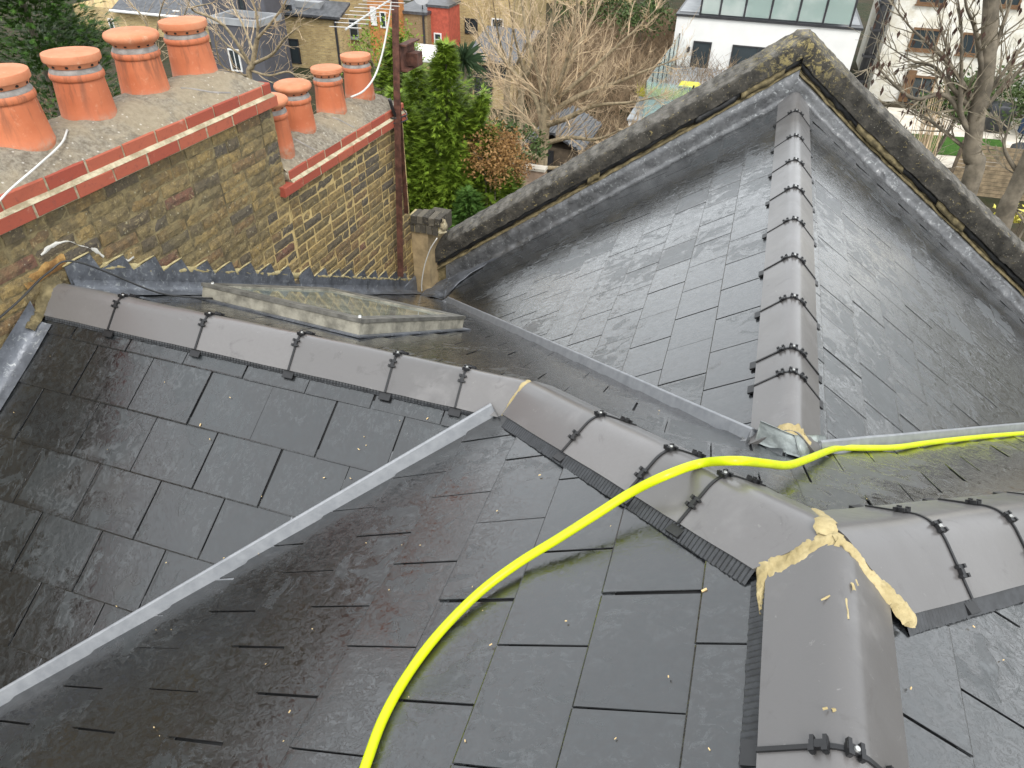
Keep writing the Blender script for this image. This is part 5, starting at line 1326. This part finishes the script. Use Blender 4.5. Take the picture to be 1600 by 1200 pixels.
for i in range(420):
    q = V((p.x+r.uniform(-1.3, .9), 28.5+r.uniform(-.2, .2), ZTER+.56)); d = V((r.gauss(0, .5), r.gauss(0, .5), 1)).normalized(); s = d.cross(V((r.random(), r.random(), .1))).normalized()*.03; k = len(b.v); L = r.uniform(.3, .65); b.v += [q-s, q+s, q+d*L-ZV*.06]; b.f.append((k, k+1, k+2))
b.out('grasses', MAT['yellowplant'], t)
p = atY(1076, 128, 30.5); t = root('storage_bin', (p.x, 30.5, ZTER+.07), 'dark terrace bin with bright yellow lid by the white wall', 'bin'); wallbox('body', t, p.x-.35, p.x+.45, 30.2, 30.8, ZTER+.07, ZTER+.62, 'cover'); b = B(); b.prism([V((p.x-.38, 30.17, ZTER+.622)), V((p.x+.48, 30.17, ZTER+.622)), V((p.x+.48, 30.83, ZTER+.622)), V((p.x-.38, 30.83, ZTER+.622))], [V((p.x-.3, 30.22, ZTER+.70)), V((p.x+.4, 30.22, ZTER+.70)), V((p.x+.4, 30.78, ZTER+.70)), V((p.x-.3, 30.78, ZTER+.70))]); b.out('lid', MAT['lid_yellow'], t)
# black pipes in the gap
for i, (du, lab, rr_) in enumerate(((0, 'wider black pipe running down between the two white houses', .17), (11, 'thinner black downpipe beside the wider one', .08))):
    p0 = atY(1386+du, 0, 37.4); p0.z = -1.0; p1 = V((p0.x-.15, 37.4, GZ)); b = B(); b.tube([p0, p0.lerp(p1, .5), p1], rr_, 10); t = root('downpipe', p1, lab, 'pipe'); b.out('pipe', MAT['frame_dark2'], t, True)
    for k in range(6): b = B(); b.box((p0.x-.15-rr_-.03+.02*k, 37.4-rr_-.03, -7.6+1.1*k), (p0.x-.15+rr_+.03+.02*k, 37.4+rr_+.03, -7.5+1.1*k)); b.out('collar', MAT['frame_dark2'], t)
# whitewashed house
Y2 = 38.0
ww = root('whitewashed_house', (9, Y2+4, GZ), 'old whitewashed brick house with small wooden windows behind the grey tree', 'house')
wallbox('wall', ww, atY(1383, 60, Y2).x, 19, Y2, Y2+8, GZ, -.5, 'whitewash')
for u0, v0, u1, v1 in ((1431, 46, 1458, 77), (1508, 54, 1533, 84), (1447, -30, 1474, 5), (1560, -22, 1590, 8)): winpx(ww, u0, v0, u1, v1, Y2, fmat='door_wood', bars=(2, 1), ft=.09, sill='door_wood')
f = winpx(ww, 1420, 120, 1446, 164, Y2, fmat='door_wood', name='door', ft=.1); a_ = atY(1417, 142, Y2); wallbox('door_leaf', ww, a_.x-.28, a_.x+.14, Y2-.14, Y2-.085, GZ+.1, a_.z+.95, 'door_wood')
winpx(ww, 1500, 120, 1524, 134, Y2, fmat='white_paint', bars=(2, 1))
b = B(); b.tube([V((11.4, Y2-.1, GZ)), V((11.4, Y2-.1, -.6))], .06, 8); b.out('drainpipe', MAT['white_paint'], ww)

# buildings to the left
def brickhouse(lab, x0, x1, y0, y1, z1, mat, wins=(), roof=None, name='brick_house', cat='house'):
    h = root(name, ((x0+x1)/2, (y0+y1)/2, GZ), lab, cat); wallbox('wall', h, x0, x1, y0, y1, GZ, z1, mat)
    for w in wins: winpx(h, *w[:4], y0, **(w[4] if len(w) > 4 else {}))
    return h
yA = 33.0
xA0, xA1 = atY(432, 60, yA).x, atY(532, 60, yA).x; zA = atY(480, 22, yA).z
h = brickhouse('yellow stock brick outrigger with lean-to slate roof behind the lower pots', xA0, xA1, yA, yA+1.0, zA, 'stock_far', ((452, 62, 470, 98), (438, 8, 455, 24)))
lean_roof('roof', h, xA0, xA1, yA, yA+1.0, zA+.02, zA+.5, 'slate_far')
b = B(); b.box((xA0+1.2, yA+.3, zA+.1), (xA0+2.6, yA+.8, zA+.5)); b.out('rooflight', MAT['grey_light'], h)
b = B(); b.tube([V((xA1-.15, yA-.1, GZ)), V((xA1-.15, yA-.1, zA))], .06, 8); b.tube([V((xA0-.2, yA-.16, zA-.08)), V((xA1+.1, yA-.16, zA-.08))], .07, 8); b.out('gutter_pipe', MAT['frame_dark2'], h)
yB = 35.5; x0, x1 = atY(522, 60, yB).x, atY(592, 60, yB).x
h = brickhouse('tall yellow brick wall with one grey sash window left of the pole', x0, x1, yB, yB+2, -1.2, 'stock_far', ((546, 31, 560, 58, dict(fmat='grey_light', bars=(1, 2), sill='grey_light')),))
yC = 34.6; x0, x1 = atY(576, 30, yC).x, atY(612, 30, yC).x
h = brickhouse('narrow orange brick bay with white door glimpsed behind the aerial', x0, x1, yC, yC+1.5, -1.5, 'orange_paint', ((580, 12, 588, 38, dict(fmat='white_paint', pane='white_paint')), (595, 20, 603, 42, dict(fmat='white_paint'))))
yD = 36.0; x0, x1 = atY(618, 50, yD).x, atY(668, 50, yD).x; z1 = atY(645, 22, yD).z
h = brickhouse('brown brick rear wing with flat roof and satellite dish beside the red wall', x0, x1, yD, yD+8, z1, 'stock_far2')
b = B(); b.box((x0-.1, yD-.1, z1+.003), (x1+.05, yD+8, z1+.14)); b.out('flat_roof', MAT['slate_far'], h)
b = B(); c = V((x1-.5, yD+.6, z1+.75)); prof = [(r_*.42, -.12*(1-r_*r_)) for r_ in (.05, .3, .55, .8, 1.0)]
dq = V((.3, -.85, .35)).normalized(); e1 = dq.orthogonal().normalized(); e2 = dq.cross(e1)
for lay in (0, .02):
    for rr_, zz in prof:
        for k in range(18): b.v.append(c+(e1*math.cos(k*math.pi/9)+e2*math.sin(k*math.pi/9))*rr_+dq*(zz-lay))
for lay in range(2):
    for i in range(4):
        for k in range(18): q = (k+1) % 18; b.f.append((lay*90+i*18+k, lay*90+i*18+q, lay*90+(i+1)*18+q, lay*90+(i+1)*18+k))
b.tube([c-dq*.1, c-dq*.25-ZV*.55], .03, 6); b.out('satellite_dish', MAT['grey_light'], h, True)
b = B(); xq = atY(664, 60, yD).x; b.tube([V((xq, yD-.09, GZ)), V((xq, yD-.09, z1))], .06, 8); b.out('drainpipe', MAT['frame_dark2'], h)
h2 = root('lean_to', (x0+1.2, yD-1, GZ), 'low lean-to with white flat roof in front of the brown brick wing', 'shed')
za = atY(650, 88, yD-1.6).z; xa_, xb_ = atY(634, 88, yD-1.6).x, atY(672, 88, yD-1.6).x; wallbox('wall', h2, xa_+.1, xb_-.1, yD-1.6, yD-.01, GZ, za-.14, 'stock_far'); lean_roof('roof', h2, xa_, xb_, yD-1.6, yD-.12, za-.1, za+.28, 'white_paint', .12, .1)
yE_ = 36.5; x0, x1 = atY(669, 40, yE_).x, atY(701, 40, yE_).x
h = brickhouse('red painted wall with one small white window', x0, x1, yE_, yE_+1.6, atY(685, 12, yE_).z, 'red_paint', ((680, 53, 689, 70, dict(fmat='white_paint', bars=(1, 2), sill='white_paint')),), name='red_extension')
b = B(); zr_ = atY(685, 12, yE_).z; b.box((x0-.06, yE_-.06, zr_+.003), (x1+.06, yE_+1.66, zr_+.12)); b.out('roof_edge', MAT['slate_far'], h)
yF = 40.0; x0, x1 = atY(702, 60, yF).x, atY(800, 60, yF).x
h = brickhouse('tan brick house half hidden by the bare branches right of the red wall', x0, x1, yF, yF+7, -1.0, 'stock_far', ((706, 42, 716, 68, dict(fmat='white_paint', bars=(1, 2))), (728, 30, 745, 52), (770, 30, 785, 55, dict(fmat='white_paint', bars=(1, 2)))))
yG_ = 30.0; x0, x1 = atY(738, 110, yG_).x, atY(800, 110, yG_).x; zg = atY(765, 92, yG_).z
h = brickhouse('small brick outbuilding with dark window and sloping roof behind the conifer', x0, x1, yG_, yG_+3, zg, 'stock_far', ((771, 98, 797, 122, dict(bars=(2, 1))),), name='outbuilding'); lean_roof('roof', h, x0, x1, yG_, yG_+3, zg+.02, zg+.7, 'slate_far', .12, .35); wallbox('door', h, x0+.1, x0+.95, yG_-.06, yG_-.005, GZ, zg-.3, 'frame_dark2')
yH = 27.0; x0, x1 = atY(338, 80, yH).x, atY(410, 80, yH).x; zh = atY(390, 42, yH).z
h = root('grey_extension', ((x0+x1)/2, yH+3, GZ), 'dark grey clad modern extension with flat parapet roof behind the bare tree', 'house')
wallbox('wall', h, x0, x1, yH, yH+1.7, GZ, zh, 'grey_clad')
for (a0, a1, b0, b1) in ((x0-.06, x1+.06, yH-.06, yH+.12), (x0-.06, x1+.06, yH+1.6, yH+1.76), (x0-.06, x0+.12, yH+.125, yH+1.595), (x1-.12, x1+.06, yH+.125, yH+1.595)): wallbox('parapet', h, a0, a1, b0, b1, zh+.003, zh+.26, 'grey_light')
wallbox('upper_storey', h, x0-1.8, x0+1.5, yH+2.0, yH+3.4, GZ, -1.0, 'grey_clad'); winpx(h, 372, -8, 384, 24, yH+2.0, fmat='frame_dark2'); winpx(h, 358, 78, 378, 110, yH, fmat='white_paint', bars=(2, 1))
yI = 36.0; x0, x1 = atY(120, 30, yI).x, atY(335, 30, yI).x; zi = atY(230, 18, yI).z
h = brickhouse('long yellow brick house with slate eaves showing above the largest pots', x0, x1, yI, yI+6, zi, 'stock_far', ((272, 18, 286, 46, dict(fmat='white_paint', bars=(1, 2))), (170, 30, 184, 60, dict(fmat='white_paint', bars=(1, 2)))))
lean_roof('roof', h, atY(186, 12, yI).x, x1, yI, yI+6, zi+.03, zi+3, 'slate_far', .14, .3); b = B(); b.tube([V((atY(186, 20, yI).x-.3, yI-.36, zi-.06)), V((x1+.3, yI-.36, zi-.06))], .08, 8); b.out('gutter', MAT['white_paint'], h)
rr = random.Random(3)
for i, (x0, x1, y0, zt_, mt, lab) in enumerate(((-20, -10, 56, 1, 'stock_far', 'far yellow brick terrace behind the pale bare tree'),)):
    h = root('terrace_house', ((x0+x1)/2, y0+4, GZ), lab, 'house'); wallbox('wall', h, x0, x1, y0, y0+8, GZ, zt_, mt)
    for k in range(int((x1-x0)/2.4)):
        for z in (-6.6, -3.6, -.9): window(h, x0+1.4+k*2.4, z, .9, 1.4, y0, fmat='white_paint', bars=(1, 2), sill='white_paint')
    lean_roof('roof', h, x0, x1, y0, y0+8, zt_+.02, zt_+3.5, 'slate_far', .2, .3)
# shed with black felt roof
ys = 23.0; p0, p1 = atY(822, 228, ys), atY(905, 220, ys); zs = p0.z
t = root('garden_shed', ((p0.x+p1.x)/2, ys+1.5, GZ), 'dark garden shed with shiny black felt roof behind the pale bare tree', 'shed')
wallbox('wall', t, p0.x+.15, p1.x-.1, ys+.15, ys+3.0, GZ, zs, 'timber_dark')
xm = (p0.x+p1.x)/2
for sg, (a0, a1) in enumerate(((p0.x-.1, xm), (xm, p1.x+.15))):
    b = B(); za_, zb_ = (zs, zs+.55) if sg == 0 else (zs+.55, zs)
    b.prism([V((a0, ys-.1, za_)), V((a1, ys-.1, zb_)), V((a1, ys+3.2, zb_)), V((a0, ys+3.2, za_))], [V((a0, ys-.1, za_+.07)), V((a1, ys-.1, zb_+.07)), V((a1, ys+3.2, zb_+.07)), V((a0, ys+3.2, za_+.07))]); b.out('roof', MAT['felt'], t)
    b = B()
    for k in range(7): q = a0+(a1-a0)*(k+.5)/7; zz = za_+(zb_-za_)*(k+.5)/7; b.box((q-.03, ys-.12, zz+.072), (q+.03, ys+3.2, zz+.10+abs(zb_-za_)*.02))
    b.out('roof_battens', MAT['felt'], t)
wallbox('door', t, p0.x+.4, p0.x+1.0, ys+.09, ys+.145, GZ, zs-.1, 'frame_dark2')
p0, p1 = atY(800, 262, 18), atY(850, 258, 18); b = B(); b.box((p0.x, 18, GZ), (p1.x, 18.25, p0.z)); t = root('garden_wall', (p0.x+.4, 18.1, GZ), 'short pinkish garden wall at the foot of the pale bare tree', 'wall'); b.out('wall', MAT['pinkwall'], t); b = B(); b.box((p0.x-.04, 17.96, p0.z+.002), (p1.x+.04, 18.29, p0.z+.08)); b.out('coping', MAT['paving'], t)
# fences
def fence(lab, P0, P1, h, nb, mat, seed, posts=3, group='board fences in the gardens'):
    t = root('board_fence', P0.lerp(P1, .5), lab, 'fence', group); d = (P1-P0).normalized(); s = V((-d.y, d.x, 0)); L = (P1-P0).length; r = random.Random(seed); hb = h/nb
    for i in range(nb):
        b = B(); c = P0.lerp(P1, .5)+ZV*(hb*(i+.5)); b.obox(c+s*r.uniform(-.008, .008), d, s, ZV, L/2, .012, hb*.44); o = b.out('board', MAT[mat], t)
    for i in range(posts):
        b = B(); b.obox(P0.lerp(P1, i/(posts-1))+ZV*(h*.52)-s*.06, d, s, ZV, .05, .045, h*.54); b.out('post', MAT['timber_dark'], t)
p0, p1 = atZ(1475, 300, GZ), atZ(1680, 330, GZ); p0 = V((7.0, 26.6, GZ)); p1 = V((13.5, 26.9, GZ)); fence('weathered horizontal board fence below the parasol at the right', p0, p1, 1.75, 13, 'timber', 3, 4)
fence('brown board fence behind the thicket left of the white house', V((-11, 47.5, GZ)), V((-3.3, 46.5, GZ)), 1.8, 8, 'timber', 4, 5)
# parasol, covered table, small things on the patio
p = atZ(1582, 246, GZ); t = root('parasol', (p.x, p.y, GZ), 'closed navy blue parasol standing on the pale patio', 'parasol')
b = B(); b.tube([p, p+ZV*2.75], .028, 8); b.out('pole', MAT['frame_dark2'], t)
b = B(); N = 16
for z, r_ in ((.95, .17), (1.0, .24), (1.5, .25), (2.1, .17), (2.6, .07), (2.7, .03)):
    for k in range(N): rr_ = r_*(1 if k % 2 else .62); b.v.append(p+V((math.cos(k*2*math.pi/N)*rr_, math.sin(k*2*math.pi/N)*rr_, z)))
for i in range(5):
    for k in range(N): q = (k+1) % N; b.f.append((i*N+k, i*N+q, (i+1)*N+q, (i+1)*N+k))
b.f.append(tuple(range(N-1, -1, -1))); b.f.append(tuple(5*N+k for k in range(N))); b.out('canopy', MAT['parasol'], t)
def covered(name, c, hx, hy, h, lab, cat, seed):
    b = B(); n = 20; r = random.Random(seed)
    for z, f in ((0, 1.04), (h*.5, 1.0), (h*.93, .97), (h, .88), (h*1.04, .5), (h*1.05, .05)):
        for k in range(n):
            a_ = 2*math.pi*k/n; e = (abs(math.cos(a_))**4+abs(math.sin(a_))**4)**(-.25); b.v.append(V((c[0]+math.cos(a_)*hx*e*f*(1+.04*r.gauss(0, 1)), c[1]+math.sin(a_)*hy*e*f*(1+.04*r.gauss(0, 1)), c[2]+z)))
    for i in range(5):
        for k in range(n): q = (k+1) % n; b.f.append((i*n+k, i*n+q, (i+1)*n+q, (i+1)*n+k))
    b.f.append(tuple(range(n-1, -1, -1))); b.f.append(tuple(5*n+k for k in range(n)))
    return setup(b.out(name, MAT['cover'], None, True), lab, cat)
covered('covered_table', (p.x+.1, p.y-1.6, GZ+.05), .75, .65, .85, 'table under a black cover at the edge of the lawn by the parasol', 'table', 1)
covered('covered_barbecue', (p.x-.1, p.y+3.4, GZ+.05), .5, .45, 1.1, 'black covered barbecue on the patio behind the blue parasol', 'barbecue', 2)
